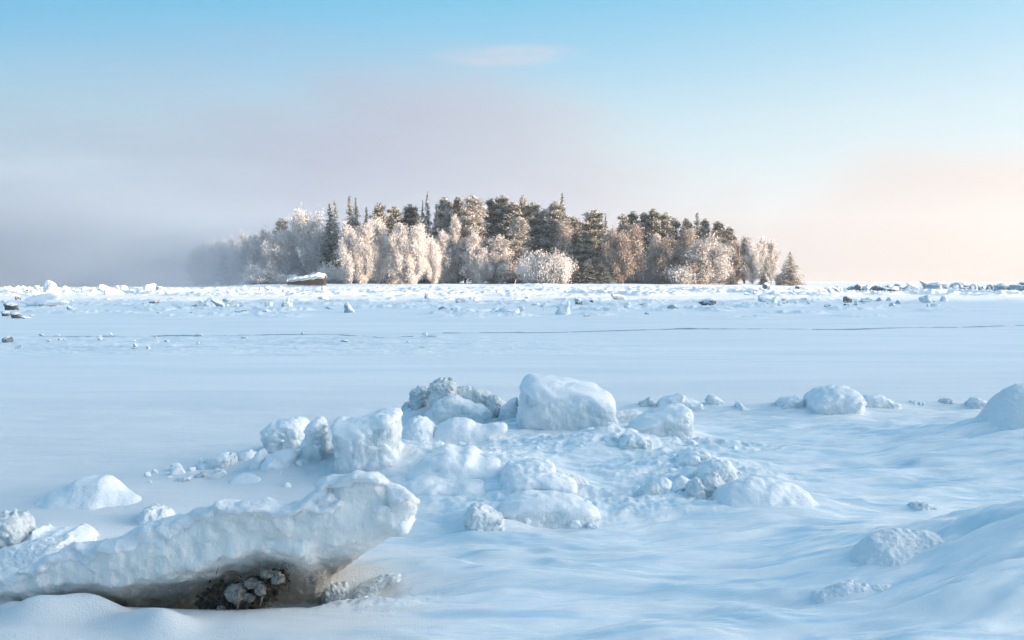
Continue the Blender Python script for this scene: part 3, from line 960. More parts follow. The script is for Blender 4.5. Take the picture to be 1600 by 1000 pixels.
# frozen clump of soil and grass hanging in the hollow
def build_clump():
    m, t, b = material("frozen_soil")
    p = t.new('ShaderNodeTexCoord').outputs['Object']
    n = t.noise(p, 45.0, 5, .7)
    t.put(b.inputs['Base Color'], t.mix(t.smooth(t.noise(p, 140.0, 3, .7), .60, .72), t.mix(t.smooth(n, .35, .7), (.018, .015, .012), (.12, .095, .07)), (.42, .42, .42)))
    b.inputs['Roughness'].default_value = .85
    bump(t, b, [(n, .02)])
    D = 5.22
    c0 = at(388, 925, D)
    root = tag(link('grass_clump', None, loc=c0), "dark frozen clump of soil and grass with icy knobs, in the slab's hollow", 'grass clump')

    def lump(name, px, py, r, mat, seed, sq=(1, 1, 1), rough=.25, fr=3.0):
        c = at(px, py, D) - c0
        h = max(r / 16, .004)
        R = r * 1.6
        g = np.arange(-R, R, h, dtype=np.float32)
        A = np.stack(np.meshgrid(g, g, g, indexing='ij'), -1)
        Fd = np.linalg.norm(A / np.array(sq, np.float32), axis=-1) - r
        Fd += rough * r * fbm((A / r + seed * 5.1) * fr * .33, 4, .6)
        v, q = surface_nets(Fd, np.array([-R, -R, -R], np.float32), h)
        return link(name, mesh_np(name, v, q, mat=mat), parent=root, loc=c)
    lump('soil', 370, 934, .10, m, 1, (1.45, .8, .8), .6, 7)
    lump('soil', 340, 943, .075, m, 2, (1.2, .8, .9), .6, 7)
    lump('soil', 408, 919, .072, m, 3, (1.3, .8, .9), .6, 7)
    lump('soil', 434, 903, .045, m, 4, (1.2, .8, .9), .6, 7)
    m2, t, b = material("glazed_knob")
    p = t.new('ShaderNodeTexCoord').outputs['Object']
    t.put(b.inputs['Base Color'], t.mix(t.smooth(t.noise(p, 30, 4), .45, .7), (.25, .24, .225), (.09, .08, .07)))
    b.inputs['Roughness'].default_value = .35
    for s_, (px, py, r, sq) in enumerate(((376, 921, .052, (1, .9, 1.15)), (400, 904, .032, (1.1, .9, .8)), (413, 913, .036, (.9, .9, 1.1)), (441, 896, .033, (1, 1, 1)), (424, 890, .034, (1.3, .8, .6)), (394, 926, .03, (1.3, .8, .8)), (352, 943, .022, (1, 1, 1)))):
        o = lump('ice_knob', px, py, r, m2, s_ + 5, sq, .30, 3)
        o.location.y -= .085
    # stiff grass stalks
    rs = np.random.RandomState(3)
    V, Tn = [], []
    for _ in range(420):
        px, py = rs.uniform(322, 452), 0
        py = 945 - (px - 325) * .40 + rs.normal() * 16
        a = at(px, py, D - .03 - abs(rs.normal()) * .07) - c0
        d_ = rs.normal(size=3) * np.array([.7, .5, .7]) + np.array([.05, -.45, -.15])
        d_ *= rs.uniform(.025, .075) / np.linalg.norm(d_)
        s_ = np.cross(d_, rs.normal(size=3))
        s_ *= .0022 / np.linalg.norm(s_)
        k = len(V)
        V += [a - s_, a + s_, a + d_]
        Tn.append((k, k + 1, k + 2))
    m3, t, b = material("dead_grass")
    b.inputs['Base Color'].default_value = (.06, .05, .035, 1)
    link('grass_stalks', mesh_np('grass_stalks', V, tris=Tn, mat=m3, smooth=False), parent=root)['kind'] = 'stuff'
    V, Q = [], []
    for px, py, L, r in ((373, 944, .075, .012), (410, 938, .05, .008)):
        a = at(px, py, D - .10) - c0
        k = len(V)
        for j in range(4):
            rr = r * (1, .6, .3, .06)[j]
            for s_ in range(6):
                V.append(a + np.array([rr * math.cos(s_ * 1.047) - j * .004, rr * math.sin(s_ * 1.047), .02 - L * j / 3]))
        for j in range(3):
            for s_ in range(6):
                Q.append((k + j * 6 + s_, k + j * 6 + (s_ + 1) % 6, k + j * 6 + 6 + (s_ + 1) % 6, k + j * 6 + 6 + s_))
        link('icicle', mesh_np('icicle', V[k:], [[i - k for i in f_] for f_ in Q[-18:]], mat=m2), parent=root)


build_clump()

# ------------------------------------------------------------------ small ice chunks farther out
def chunk_proto(seed, sq, mat, nplanes=9, h=.05, flat=False):
    rs = np.random.RandomState(seed)
    g = np.arange(-.85, .85, h, dtype=np.float32)
    A = np.stack(np.meshgrid(g, g, g, indexing='ij'), -1)
    Fd = np.full(A.shape[:3], -9, np.float32)
    for _ in range(nplanes):
        n = rs.normal(size=3)
        n /= np.linalg.norm(n)
        Fd = smax(Fd, A @ n.astype(np.float32) - rs.uniform(.28, .5), .06)
    Fd = smax(Fd, np.linalg.norm(A, axis=-1) - .62, .06)
    Fd += .07 * fbm(A * 3.0 + seed, 3)
    v, q = surface_nets(Fd, np.array([g[0]] * 3, np.float32), h)
    v *= np.array(sq, np.float32)
    return mesh_np('ice_chunk', v, q, mat=mat, smooth=True)


PROT = [chunk_proto(s, q, M_CHUNK) for s, q in ((1, (1, .9, .8)), (2, (1.4, .9, .5)), (3, (.9, .9, 1.1)), (4, (1.7, 1, .4)), (5, (1.1, .8, .9)), (6, (1.3, 1.2, .35)))]
PROTD = [chunk_proto(s, q, M_DARK) for s, q in ((7, (1.3, .9, .9)), (8, (1.6, .9, .75)), (9, (1, .9, 1.0)))]
M_CRUMB, t_, b__ = material("snow_crumb")
b__.inputs['Base Color'].default_value = (.84, .865, .89, 1)
b__.inputs['Roughness'].default_value = .7
PROTS = [chunk_proto(s, q, M_CRUMB) for s, q in ((31, (1, .9, .9)), (32, (1.4, .9, .7)), (33, (1.2, 1.1, 1.0)))]
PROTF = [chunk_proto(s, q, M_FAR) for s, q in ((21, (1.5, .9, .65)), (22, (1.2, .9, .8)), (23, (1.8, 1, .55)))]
first = {}


def chunk(me, x, y, s, rot, name, label, cat, group, tilt=.25, sink=.18):
    key = (me.name, name)
    if key not in first:
        o = first[key] = bpy.data.objects.new(name, me)
    else:
        o = first[key].copy()
    COL.objects.link(o)
    o.location = (x, y, zat(x, y) + s * sink)
    o.rotation_euler = (random.uniform(-tilt, tilt), random.uniform(-tilt, tilt), rot)
    o.scale = (s, s, s)
    return tag(o, label, cat, group)


# single ones one can point to
def one(px, py, w_px, me, name, label, cat, group, sink=.2, tilt=.15, rot=None):
    g = ground(px, py)
    s = w_px * g[1] / F_PX / 1.15
    return chunk(me, g[0], g[1], s, random.uniform(0, 6) if rot is None else rot, name, label, cat, group, tilt, sink)


GS = 'ice chunks along the sunlit shore'
GB = 'broken ice chunks in the band on the river'
GC = 'crumbs of ice on the near river snow'
GR = 'dark chunks and rocks on the ice'
one(82, 463, 31, PROT[2], 'ice_chunk', "large pale ice boulder catching the sun at the fog's edge", 'ice chunk', GS, .35)
one(62, 464, 22, PROT[0], 'ice_chunk', "bluish ice chunk leaning on the large sunlit boulder", 'ice chunk', GS)
one(135, 456, 14, PROT[4], 'ice_chunk', "lone rounded chunk on the fog line past the sunlit boulder", 'ice chunk', GS)
for px_, py_, w_ in ((318, 481, 16), (330, 482, 22), (343, 483, 26), (356, 482.5, 22), (368, 481, 14), (337, 478, 20), (350, 478, 18), (305, 483, 12), (380, 483, 10)):
    one(px_, py_, w_, PROT[(0, 4, 2, 1)[int(px_) % 4]], 'ice_chunk', "ice chunk in the jagged bluish heap before the sunlit strip, below the boat", 'ice chunk', 'ice heap below the boat', .3, .5)
one(75, 480, 46, PROT[3], 'ice_chunk', "tilted ice plate with brown edge, in front of the sunlit boulder", 'ice chunk', GB, .25, .3, .2)
for px_, py_, w_ in ((8, 494, 15), (24, 497, 18), (40, 498, 14), (50, 495, 10)):
    one(px_, py_, w_, PROTD[1] if w_ > 14 else PROT[3], 'ice_chunk', "dark edged plate of ice in the pile at the frame's edge", 'ice chunk', 'plate pile at the frame edge', .2, .15)
one(1107, 477, 18, PROTD[1], 'rock', "flat dark rock on the ice ahead of the rounded birch", 'rock', GR, .15)
one(1322, 480, 9, PROTD[2], 'rock', "dark round boulder among pale chunks toward the distant ice ridge", 'rock', GR, .35)
one(1195, 474, 24, PROT[0], 'ice_chunk', "blue grey hump of ice ahead of the last small pine", 'ice chunk', GB, .2)
one(1445, 474, 20, PROT[4], 'ice_chunk', "outermost small hump of the ice band, below the distant ridge", 'ice chunk', GB, .2)
one(905, 477, 13, PROTD[0], 'ice_chunk', "dark chunk at the middle of the ice band, below the bright shrubs", 'ice chunk', GB, .15)
one(158, 534, 10, PROT[2], 'ice_chunk', "tiny upright white crumb on the near river snow", 'ice chunk', GC, .3)
one(30, 547, 12, PROT[0], 'ice_chunk', "small white cube of ice near the frame's edge on river snow", 'ice chunk', GC, .3)
one(12, 538, 16, PROTD[0], 'ice_chunk', "dark little ice plate at the frame's edge on river snow", 'ice chunk', GC, .15)
for px_, py_, w_ in ((1334, 455, 17), (1345, 455.5, 21), (1357, 456, 22), (1369, 456.5, 21), (1381, 457, 17), (1391, 457.5, 12)):
    one(px_, py_, w_, PROTD[1], 'rock', "low dark rock in the row off the island's point", 'rock', GR, .12)

rs_ = random.Random(5)
for _ in range(122):     # sunlit shore
    px_ = rs_.choice([rs_.uniform(-40, 460), rs_.uniform(-40, 460), rs_.uniform(-40, 330), rs_.uniform(460, 1340), rs_.uniform(1180, 1340)])
    yy = rs_.uniform(112, 190) if px_ > 430 else rs_.uniform(112, 160)
    x_ = (px_ - 800) / F_PX * yy
    s_ = rs_.choice([.5, .6, .7, .8, 1.0, 1.3]) * rs_.uniform(.8, 1.15) * (1.15 if px_ < 430 else .9)
    lab = "small snowy ice chunk in the sunlit strip before the fog" if px_ < 430 else "small snowy ice chunk in the sunlit strip before the island"
    chunk(rs_.choice(PROT if rs_.random() < .9 else PROTD), x_, yy, s_, rs_.uniform(0, 6), 'ice_chunk', lab, 'ice chunk', GS + (' by the fog' if px_ < 430 else ' of the island'), .4)
for _ in range(85):     # blue band in shade
    px_ = rs_.choice([rs_.uniform(-40, 420), rs_.gauss(860, 90), rs_.uniform(420, 1060), rs_.uniform(1160, 1480), rs_.uniform(1160, 1480)])
    yy = rs_.uniform(46, 92) if px_ < 1100 else rs_.uniform(62, 84)
    x_ = (px_ - 800) / F_PX * yy
    s_ = rs_.choice([.22, .28, .35, .45, .6, .8]) * rs_.uniform(.8, 1.2)
    side = 0 if px_ < 420 else 1 if px_ < 1110 else 2
    lab = ("small shaded ice chunk in the broken band below the fog", "small shaded ice chunk in the broken band below the island's trees", "small shaded ice chunk in the sparse band below the peach sky")[side]
    chunk(rs_.choice(PROT if rs_.random() < .93 else PROTD), x_, yy, s_, rs_.uniform(0, 6), 'ice_chunk', lab, 'ice chunk', GB + (' below the fog', ' below the trees', ' below the open sky')[side], .3)
ridge_ = [(255, 752), (330, 742), (450, 752), (560, 742), (640, 748), (760, 742), (850, 716), (960, 700), (1060, 722), (1100, 770), (1000, 792), (940, 815), (800, 826), (720, 832)]
for _ in range(60):     # crumbs between the near blocks
    k_ = rs_.randrange(len(ridge_) - 1)
    t_0 = rs_.random()
    g_ = ground(ridge_[k_][0] * (1 - t_0) + ridge_[k_ + 1][0] * t_0 + rs_.gauss(0, 22), ridge_[k_][1] * (1 - t_0) + ridge_[k_ + 1][1] * t_0 + rs_.gauss(0, 9))
    chunk(rs_.choice(PROTS), g_[0], g_[1], rs_.choice([.035, .05, .05, .07, .10]) * rs_.uniform(.8, 1.2), rs_.uniform(0, 6), 'ice_crumb', "small crumb of ice strewn among the near ice blocks", 'ice crumb', 'crumbs among the near ice blocks', .5, .1)
for _ in range(26):     # crumbs on the slush band
    px_ = rs_.choice([rs_.uniform(-30, 480), rs_.uniform(-30, 700)])
    yy = rs_.uniform(23.5, 31)
    s_ = rs_.uniform(.06, .17)
    chunk(rs_.choice(PROT), (px_ - 800) / F_PX * yy, yy, s_, rs_.uniform(0, 6), 'ice_chunk', "tiny crumb of ice on the frozen slush streaks", 'ice chunk', GC, .3)
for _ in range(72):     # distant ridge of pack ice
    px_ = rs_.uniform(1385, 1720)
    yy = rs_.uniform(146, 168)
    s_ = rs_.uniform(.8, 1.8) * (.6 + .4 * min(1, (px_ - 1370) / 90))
    chunk(rs_.choice(PROTF), (px_ - 800) / F_PX * yy, yy, s_, rs_.uniform(0, 6), 'ice_chunk', "ice block with shade blue put in its colour, distant pack ice ridge", 'ice chunk', 'ice blocks of the distant ridge', .5, .3)
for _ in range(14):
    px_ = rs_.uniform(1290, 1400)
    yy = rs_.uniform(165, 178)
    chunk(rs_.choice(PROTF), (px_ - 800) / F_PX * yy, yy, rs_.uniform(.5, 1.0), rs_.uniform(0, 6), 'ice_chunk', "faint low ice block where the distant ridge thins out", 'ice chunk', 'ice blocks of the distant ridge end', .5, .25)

# ------------------------------------------------------------------ trees
def tree_material(name, frost, dark, bias, warm=None):
    m, t, b = material(name)
    a = t.new('ShaderNodeAttribute', attribute_name='rime').outputs['Fac']
    p = t.new('ShaderNodeTexCoord').outputs['Object']
    rnd = t.new('ShaderNodeObjectInfo').outputs['Random']
    n = t.noise(p, .55, 3, .6)  # clumps of thicker frost; their strong contrast also stands for shaded gaps
    f_ = t.math('ADD', t.math('ADD', a, t.math('MULTIPLY_ADD', n, 1.5, -.78)), t.math('MULTIPLY_ADD', rnd, .3, bias - .15))
    f_ = t.smooth(f_, .15, .85, 0, 1, 'LINEAR')
    t.put(b.inputs['Base Color'], t.mix(f_, dark, frost))
    b.inputs['Roughness'].default_value = .8
    b.inputs['Specular IOR Level'].default_value = .15
    return m


M_BARK, t_, b__ = material("bark")
b__.inputs['Base Color'].default_value = (.10, .075, .06, 1)
b__.inputs['Roughness'].default_value = .9
M_BBARK, t_, b__ = material("birch_bark")
t_.put(b__.inputs['Base Color'], t_.mix(t_.smooth(t_.noise(t_.new('ShaderNodeTexCoord').outputs['Object'], 2.0, 4), .5, .65), (.55, .52, .50), (.12, .10, .09)))
M_BIRCH = tree_material("frosted_birch_twigs", (.82, .79, .78), (.17, .135, .12), .30)
M_BROWN = tree_material("lightly_frosted_twigs", (.70, .62, .575), (.17, .12, .095), .06)
M_FPINE = tree_material("heavily_frosted_needles", (.66, .63, .60), (.11, .10, .085), .20)
M_PINE = tree_material("frosted_pine_needles", (.64, .63, .60), (.050, .048, .030), .02)
M_SPRUCE = tree_material("spruce_needles", (.58, .60, .60), (.030, .038, .030), -.02)


def tube(pts, r0, r1, n=6):
    P = np.asarray(pts, float)
    V, Q = [], []
    for i, p in enumerate(P):
        d_ = P[min(i + 1, len(P) - 1)] - P[max(i - 1, 0)]
        d_ /= np.linalg.norm(d_) + 1e-9
        a = np.cross(d_, [.31, .95, .1])
        a /= np.linalg.norm(a) + 1e-9
        b = np.cross(d_, a)
        r = r0 + (r1 - r0) * i / (len(P) - 1)
        V += [p + r * (a * math.cos(6.283 * j / n) + b * math.sin(6.283 * j / n)) for j in range(n)]
    for i in range(len(P) - 1):
        Q += [(i * n + j, i * n + (j + 1) % n, (i + 1) * n + (j + 1) % n, (i + 1) * n + j) for j in range(n)]
    return np.array(V), np.array(Q)


def join(parts):
    V, Q, k = [], [], 0
    for v, q in parts:
        V.append(v)
        Q.append(q + k)
        k += len(v)
    return np.concatenate(V), np.concatenate(Q)


def sprays(C, A, L, Wd, rs):
    """thin kite-shaped twig faces: centres C, axes A, lengths L, widths Wd"""
    A = A / (np.linalg.norm(A, axis=1)[:, None] + 1e-9)
    B = np.cross(A, rs.normal(size=A.shape))
    B /= np.linalg.norm(B, axis=1)[:, None] + 1e-9
    L, Wd = L[:, None], Wd[:, None]
    v = np.stack([C - A * L * .5, C + B * Wd * .5 - A * L * .1, C + A * L * .5, C - B * Wd * .5 + A * L * .05], 1)
    return v.reshape(-1, 3), np.arange(len(C) * 4).reshape(-1, 4)


def finish(name, V, Q, rime, mat):
    me = mesh_np(name, V, Q, mat=mat, smooth=False)
    at_ = me.attributes.new('rime', 'FLOAT', 'FACE')
    at_.data.foreach_set('value', np.asarray(rime, np.float32))
    return me


def birch_proto(seed, H=16.0, width=7.0, low=.02, nl=17, mat=None, dens=1.0, shape='round'):
    rs = np.random.RandomState(seed)
    trunk = [tube([(0, 0, -.5), (rs.normal() * .2, rs.normal() * .2, H * .35), (rs.normal() * .4, rs.normal() * .4, H * .7), (rs.normal() * .3, rs.normal() * .3, H * .96)], .19, .03)]
    C, A, L, Wd, Rm = [], [], [], [], []
    for i in range(nl):
        zb = H * (low + (.72 - low) * (i / nl))
        th = i * 2.4 + rs.uniform(-.5, .5)
        f_ = (i + .5) / nl
        rad = width * .5 * (math.sin(math.pi * min(1, .22 + .70 * f_)) ** .7) * rs.uniform(.75, 1.08)
        if shape == 'spire':
            rad = width * .5 * (1.08 - f_) ** .75 * rs.uniform(.8, 1.05)
        rise = H * rs.uniform(.16, .34)
        tip = np.array([rad * math.cos(th), rad * math.sin(th), min(zb + rise, H * .96)])
        mid = np.array([rad * .5 * math.cos(th), rad * .5 * math.sin(th), zb + rise * .62])
        base = np.array([0, 0, zb])
        trunk.append(tube([base, mid, tip], .07, .015, 4))
        nt = int(1350 * dens)
        u = rs.beta(1.7, 1.1, nt)
        q = (1 - u)[:, None] ** 2 * base + 2 * ((1 - u) * u)[:, None] * mid + (u ** 2)[:, None] * tip
        spread = (.20 + .36 * u)[:, None] * np.array([1, 1, 2.1]) * width / 7
        c = q + rs.normal(size=(nt, 3)) * spread
        out_ = np.stack([c[:, 0], c[:, 1], np.zeros(nt)], 1)
        out_ /= np.linalg.norm(out_, axis=1)[:, None] + .3
        a = out_ * .3 + rs.normal(size=(nt, 3)) * np.array([.4, .4, .9]) + np.array([0, 0, .6]) - np.array([0, 0, .8]) * (u * rs.uniform(0, 1, nt))[:, None]
        C.append(c); A.append(a)
        L.append(rs.uniform(.28, .75, nt)); Wd.append(rs.uniform(.06, .15, nt))
        Rm.append(rs.uniform(.15, .85, nt))
    nt = int(520 * dens)                                       # leader
    u = rs.uniform(.45, 1.0, nt)
    c = np.stack([rs.normal(size=nt) * (.75 * (1.12 - u)) * width / 7 * 1.4, rs.normal(size=nt) * (.75 * (1.12 - u)) * width / 7 * 1.4, u * H], 1)
    C.append(c); A.append(rs.normal(size=(nt, 3)) * .5 + np.array([0, 0, .7])); L.append(rs.uniform(.4, .9, nt)); Wd.append(rs.uniform(.12, .26, nt)); Rm.append(rs.uniform(.2, .9, nt))
    V, Q = sprays(np.concatenate(C), np.concatenate(A), np.concatenate(L), np.concatenate(Wd), rs)
    V[:, 2] = np.maximum(V[:, 2], .05)
    return mesh_np('trunk', *join(trunk), mat=M_BBARK), finish('crown', V, Q, np.concatenate(Rm), mat or M_BIRCH)


def pine_proto(seed, H=20.0, width=6.0, low=.20, nl=38, mat=None):
    rs = np.random.RandomState(seed)
    trunk = [tube([(0, 0, -.5), (rs.normal() * .15, rs.normal() * .15, H * .4), (rs.normal() * .3, rs.normal() * .3, H * .97)], .24, .05)]
    C, A, L, Wd, Rm = [], [], [], [], []
    for i in range(nl):
        f_ = (i + .3) / nl
        zb = H * (low + (.95 - low) * f_)
        th = i * 2.4 + rs.uniform(-.4, .4)
        rad = width * .5 * (1.0 - .90 * f_ ** 1.5) * (.6 + .4 * min(1, f_ * 4)) * rs.uniform(.6, 1.12)
        tip = np.array([rad * math.cos(th), rad * math.sin(th), zb + rad * rs.uniform(.0, .35)])
        base = np.array([0, 0, zb - .3])
        trunk.append(tube([base, base * .5 + tip * .5 + [0, 0, .1], tip], .08, .02, 4))
        for s_ in range(3):                                    # needle pads along the limb
            u = (.45, .75, 1.0)[s_]
            cc = base * (1 - u) + tip * u + rs.normal(size=3) * .3
            nt = 150
            c = cc + rs.normal(size=(nt, 3)) * np.array([.50, .50, .42]) * (width / 6) * (1.1 - .4 * f_)
            C.append(c)
            A.append((c - cc) * .6 + rs.normal(size=(nt, 3)) * .3 + np.array([0, 0, .22]))
            L.append(rs.uniform(.24, .54, nt)); Wd.append(rs.uniform(.12, .25, nt))
            Rm.append(.36 + .6 * (c[:, 2] - cc[2]) + rs.uniform(-.25, .3, nt))
    nt = 160
    c = np.stack([rs.normal(size=nt) * .28, rs.normal(size=nt) * .28, H * rs.uniform(.9, 1.0, nt)], 1)
    C.append(c); A.append(rs.normal(size=(nt, 3)) * .6 + np.array([0, 0, .6])); L.append(rs.uniform(.3, .6, nt)); Wd.append(rs.uniform(.12, .25, nt)); Rm.append(rs.uniform(0, .8, nt))
    V, Q = sprays(np.concatenate(C), np.concatenate(A), np.concatenate(L), np.concatenate(Wd), rs)
    return mesh_np('trunk', *join(trunk), mat=M_BARK), finish('crown', V, Q, np.concatenate(Rm), mat or M_PINE)


def spruce_proto(seed, H=20.0, width=5.0, low=.04, mat=None, whorls=46):
    rs = np.random.RandomState(seed)
    trunk = [tube([(0, 0, -.5), (0, 0, H * .5), (0, 0, H)], .22, .02)]
    C, A, L, Wd, Rm = [], [], [], [], []
    for i in range(whorls):
        f_ = i / (whorls - 1)
        zb = H * (low + (.985 - low) * f_)
        r = width * .5 * 1.25 * (1 - f_) ** .85 * rs.uniform(.7, 1.15) + .06
        for j in range(max(5, int(10 - 4 * f_))):
            th = rs.uniform(0, 6.283)
            rr = r * rs.uniform(.75, 1.1)
            nt = int(12 + 30 * rr / (width * .5))
            u = rs.uniform(.08, 1, nt)
            drp = -.28 * u * rr + .10 * u ** 3 * rr
            c = np.stack([np.cos(th) * u * rr, np.sin(th) * u * rr, zb + drp + rs.uniform(-.25, .25)], 1) + rs.normal(size=(nt, 3)) * np.array([.28, .28, .26]) * (1 - .7 * f_) * (.4 + u)[:, None]
            a = np.stack([np.full(nt, math.cos(th)), np.full(nt, math.sin(th)), np.full(nt, -.35)], 1) + rs.normal(size=(nt, 3)) * .4
            C.append(c); A.append(a); L.append(rs.uniform(.4, .85, nt) * (1 - .6 * f_)); Wd.append(rs.uniform(.18, .38, nt) * (1 - .6 * f_)); Rm.append(rs.uniform(0, .75, nt) + .25 * u)
    V, Q = sprays(np.concatenate(C), np.concatenate(A), np.concatenate(L), np.concatenate(Wd), rs)
    V[:, 2] = np.maximum(V[:, 2], .05)
    return mesh_np('trunk', *join(trunk), mat=M_BARK), finish('crown', V, Q, np.concatenate(Rm), mat or M_SPRUCE)


def bush_proto(seed, H=6.0, width=6.0, mat=None, n=26):
    rs = np.random.RandomState(seed)
    st, C, A, L, Wd, Rm = [], [], [], [], [], []
    for i in range(n):
        th, lean = rs.uniform(0, 6.283), rs.uniform(.05, .85)
        Ls = H * rs.uniform(.55, 1.05) * (1 - .45 * lean)
        tip = np.array([math.cos(th) * lean * width * .8, math.sin(th) * lean * width * .8, Ls])
        base = np.array([math.cos(th), math.sin(th), 0]) * width * .12 * rs.uniform(0, 1)
        st.append(tube([base - [0, 0, .3], base * .6 + tip * .4 + [0, 0, .3], tip], .05, .012, 4))
        nt = 170
        u = rs.beta(1.8, 1.0, nt)
        c = base + (tip - base) * u[:, None] + rs.normal(size=(nt, 3)) * (.25 + .5 * u * (1.35 - u))[:, None] * width / 6 * 1.3
        C.append(c)
        A.append((tip - base) / Ls * .7 + rs.normal(size=(nt, 3)) * .6)
        L.append(rs.uniform(.3, .7, nt)); Wd.append(rs.uniform(.08, .18, nt)); Rm.append(rs.uniform(.25, .95, nt))
    V, Q = sprays(np.concatenate(C), np.concatenate(A), np.concatenate(L), np.concatenate(Wd), rs)
    V[:, 2] = np.maximum(V[:, 2], .03)
    return mesh_np('stems', *join(st), mat=M_BBARK), finish('crown', V, Q, np.concatenate(Rm), mat or M_BIRCH)


PRO = {
    'birch': [(birch_proto(1), 16, 7), (birch_proto(2), 16, 7), (birch_proto(3, nl=20), 16, 7)],
    'brown': [(birch_proto(4, mat=M_BROWN, shape='round'), 16, 7), (birch_proto(5, mat=M_BROWN, shape='spire'), 16, 7), (birch_proto(6, mat=M_BROWN), 16, 7)],
    'spire': [(birch_proto(7, shape='spire', width=5), 16, 5), (birch_proto(8, shape='spire', width=5), 16, 5)],
    'thin': [(birch_proto(9, shape='spire', width=5, dens=.45, mat=M_BROWN), 16, 5), (birch_proto(10, shape='round', width=5, dens=.5), 16, 5)],
    'pine': [(pine_proto(11), 20, 6), (pine_proto(12, low=.14), 20, 6), (pine_proto(13, low=.28), 20, 6), (pine_proto(14, low=.06, nl=44), 20, 6)],
    'frostpine': [(pine_proto(24, low=.05, nl=44, mat=M_FPINE), 20, 6), (spruce_proto(25, width=6, mat=M_FPINE), 20, 6)],
    'spruce': [(spruce_proto(15), 20, 5), (spruce_proto(16), 20, 5), (spruce_proto(17, whorls=40), 20, 5)],
    'shrub': [(bush_proto(18), 6, 6), (bush_proto(19), 6, 6), (bush_proto(20), 6, 6)],
}
TREE_NAME = {'birch': ('birch_tree', 'birch'), 'brown': ('birch_tree', 'birch'), 'spire': ('birch_tree', 'birch'), 'thin': ('birch_tree', 'birch'), 'pine': ('pine_tree', 'pine'), 'frostpine': ('pine_tree', 'pine'), 'spruce': ('spruce_tree', 'spruce'), 'shrub': ('frosted_shrub', 'shrub')}
BASEL = {'birch': "white frosted birch", 'brown': "pinkish brown birch with light frost", 'spire': "slender frosted birch", 'thin': "thin see-through frosted birch", 'pine': "frosted pine", 'spruce': "dark spruce", 'shrub': "bright frosted shrub"}
firsts = {}
rt = random.Random(21)


def tree(kind, px, top, wpx, dist, label, group=None, var=None, base_z=None):
    k = rt.randrange(len(PRO[kind])) if var is None else var
    (tm, cm), H0, W0 = PRO[kind][k]
    x = (px - 800) / F_PX * dist
    z = zat(x, dist) if base_z is None else base_z
    Hm = max(1.0, at(px, top, dist)[2] - z)
    Wm = wpx * dist / F_PX * {'shrub': 1.25, 'birch': 1.0, 'brown': 1.02, 'spruce': 1.45, 'pine': 1.18, 'frostpine': 1.1}.get(kind, 1.0)
    name, cat = TREE_NAME[kind]
    key = (kind, k)
    root = bpy.data.objects.new(name, None)
    root.empty_display_size = .5
    COL.objects.link(root)
    if key not in firsts:
        a, b = bpy.data.objects.new('trunk' if kind != 'shrub' else 'stems', tm), bpy.data.objects.new('crown', cm)
        firsts[key] = (a, b)
    else:
        a, b = firsts[key][0].copy(), firsts[key][1].copy()
    for o in (a, b):
        COL.objects.link(o)
        o.parent = root
    root.location = (x, dist, z - .05)
    root.rotation_euler = (0, 0, rt.uniform(0, 6.28))
    sw = Wm / W0
    root.scale = (sw, sw, Hm / H0)
    tag(root, label, cat, group)
    return root


GT = 'trees of the wooded island'
# left end, sinking into the fog
for px_, top_, w_ in ((306, 388, 26), (318, 381, 30), (333, 379, 32), (349, 377, 32), (366, 374, 32), (384, 366, 32), (325, 392, 30), (358, 388, 34)):
    tree('pine' if w_ % 4 else 'birch', px_, top_, w_, 292 + (400 - px_) * .25, "faint blue grey tree almost lost in the fog at the island's end", GT + ' in fog')
tree('birch', 392, 368, 44, 276, "hazy blue birch where the island fades into fog", GT)
tree('birch', 412, 360, 50, 270, "shaded frosted birch behind the low end of the boat", GT)
tree('pine', 441, 341, 34, 276, "small brown topped pine peeking over the shaded birches by the boat", GT, 1)
tree('birch', 436, 362, 56, 264, "wide blue shaded birch standing above the boat", GT)
tree('birch', 478, 333, 66, 266, "tall white birch with a sunlit top above the boat's high end", GT, None, 2)
tree('birch', 500, 358, 40, 263, "half shaded birch between the tall white one and dark spruces", GT)
tree('spruce', 516, 318, 30, 256, "dark slim spruce beside the tall white birch, nearer of a close pair", GT)
tree('spruce', 524, 312, 26, 262, "taller pointed spruce just behind the dark slim one", GT)
tree('spruce', 547, 306, 32, 252, "frosted twin topped spruce above the big white birch", GT)
tree('spruce', 557, 308, 26, 255, "second top of the twin spruces above the big white birch", GT)
tree('spruce', 573, 323, 20, 254, "short brown spruce next to the twin spruces", GT)
tree('birch', 549, 353, 40, 230, "outer part of the big sunlit white birch cluster, closest to the boat", GT)
tree('birch', 572, 349, 46, 231, "middle and fullest tree of the big sunlit white birch cluster", GT)
tree('birch', 593, 346, 42, 233, "tallest tree of the big sunlit white birch cluster", GT)
tree('pine', 594, 317, 44, 250, "broad grey pine rising behind the big white birch cluster", GT, 0)
tree('pine', 618, 323, 40, 252, "rounded frosted pine behind the gap between two sunlit birch groups", GT)
tree('pine', 641, 319, 40, 254, "pale flat topped pine beside the thin tall spire", GT)
tree('birch', 627, 349, 42, 230, "pinkish sunlit birch second in from the white cluster", GT)
tree('birch', 650, 352, 50, 231, "full sunlit birch with ragged edge below the thin tall spire", GT)
tree('birch', 675, 377, 30, 232, "lower sunlit birch at the shadow's edge, past the full one", GT)
tree('spruce', 668, 298, 18, 250, "thin tall frosted spire, tallest point of the island's near half", GT)
tree('spruce', 661, 312, 14, 251, "short thin spire standing against the tallest one", GT)
tree('pine', 695, 308, 42, 250, "dark round topped pine past the thin spire", GT)
tree('spruce', 682, 318, 20, 252, "dark pointed spruce squeezed between spire and round pine", GT)
tree('pine', 716, 308, 36, 252, "blue shaded pine touching the tall golden pine", GT)
tree('frostpine', 739, 305, 58, 246, "tall golden lit pine, foliage almost to the ground", GT, 0)
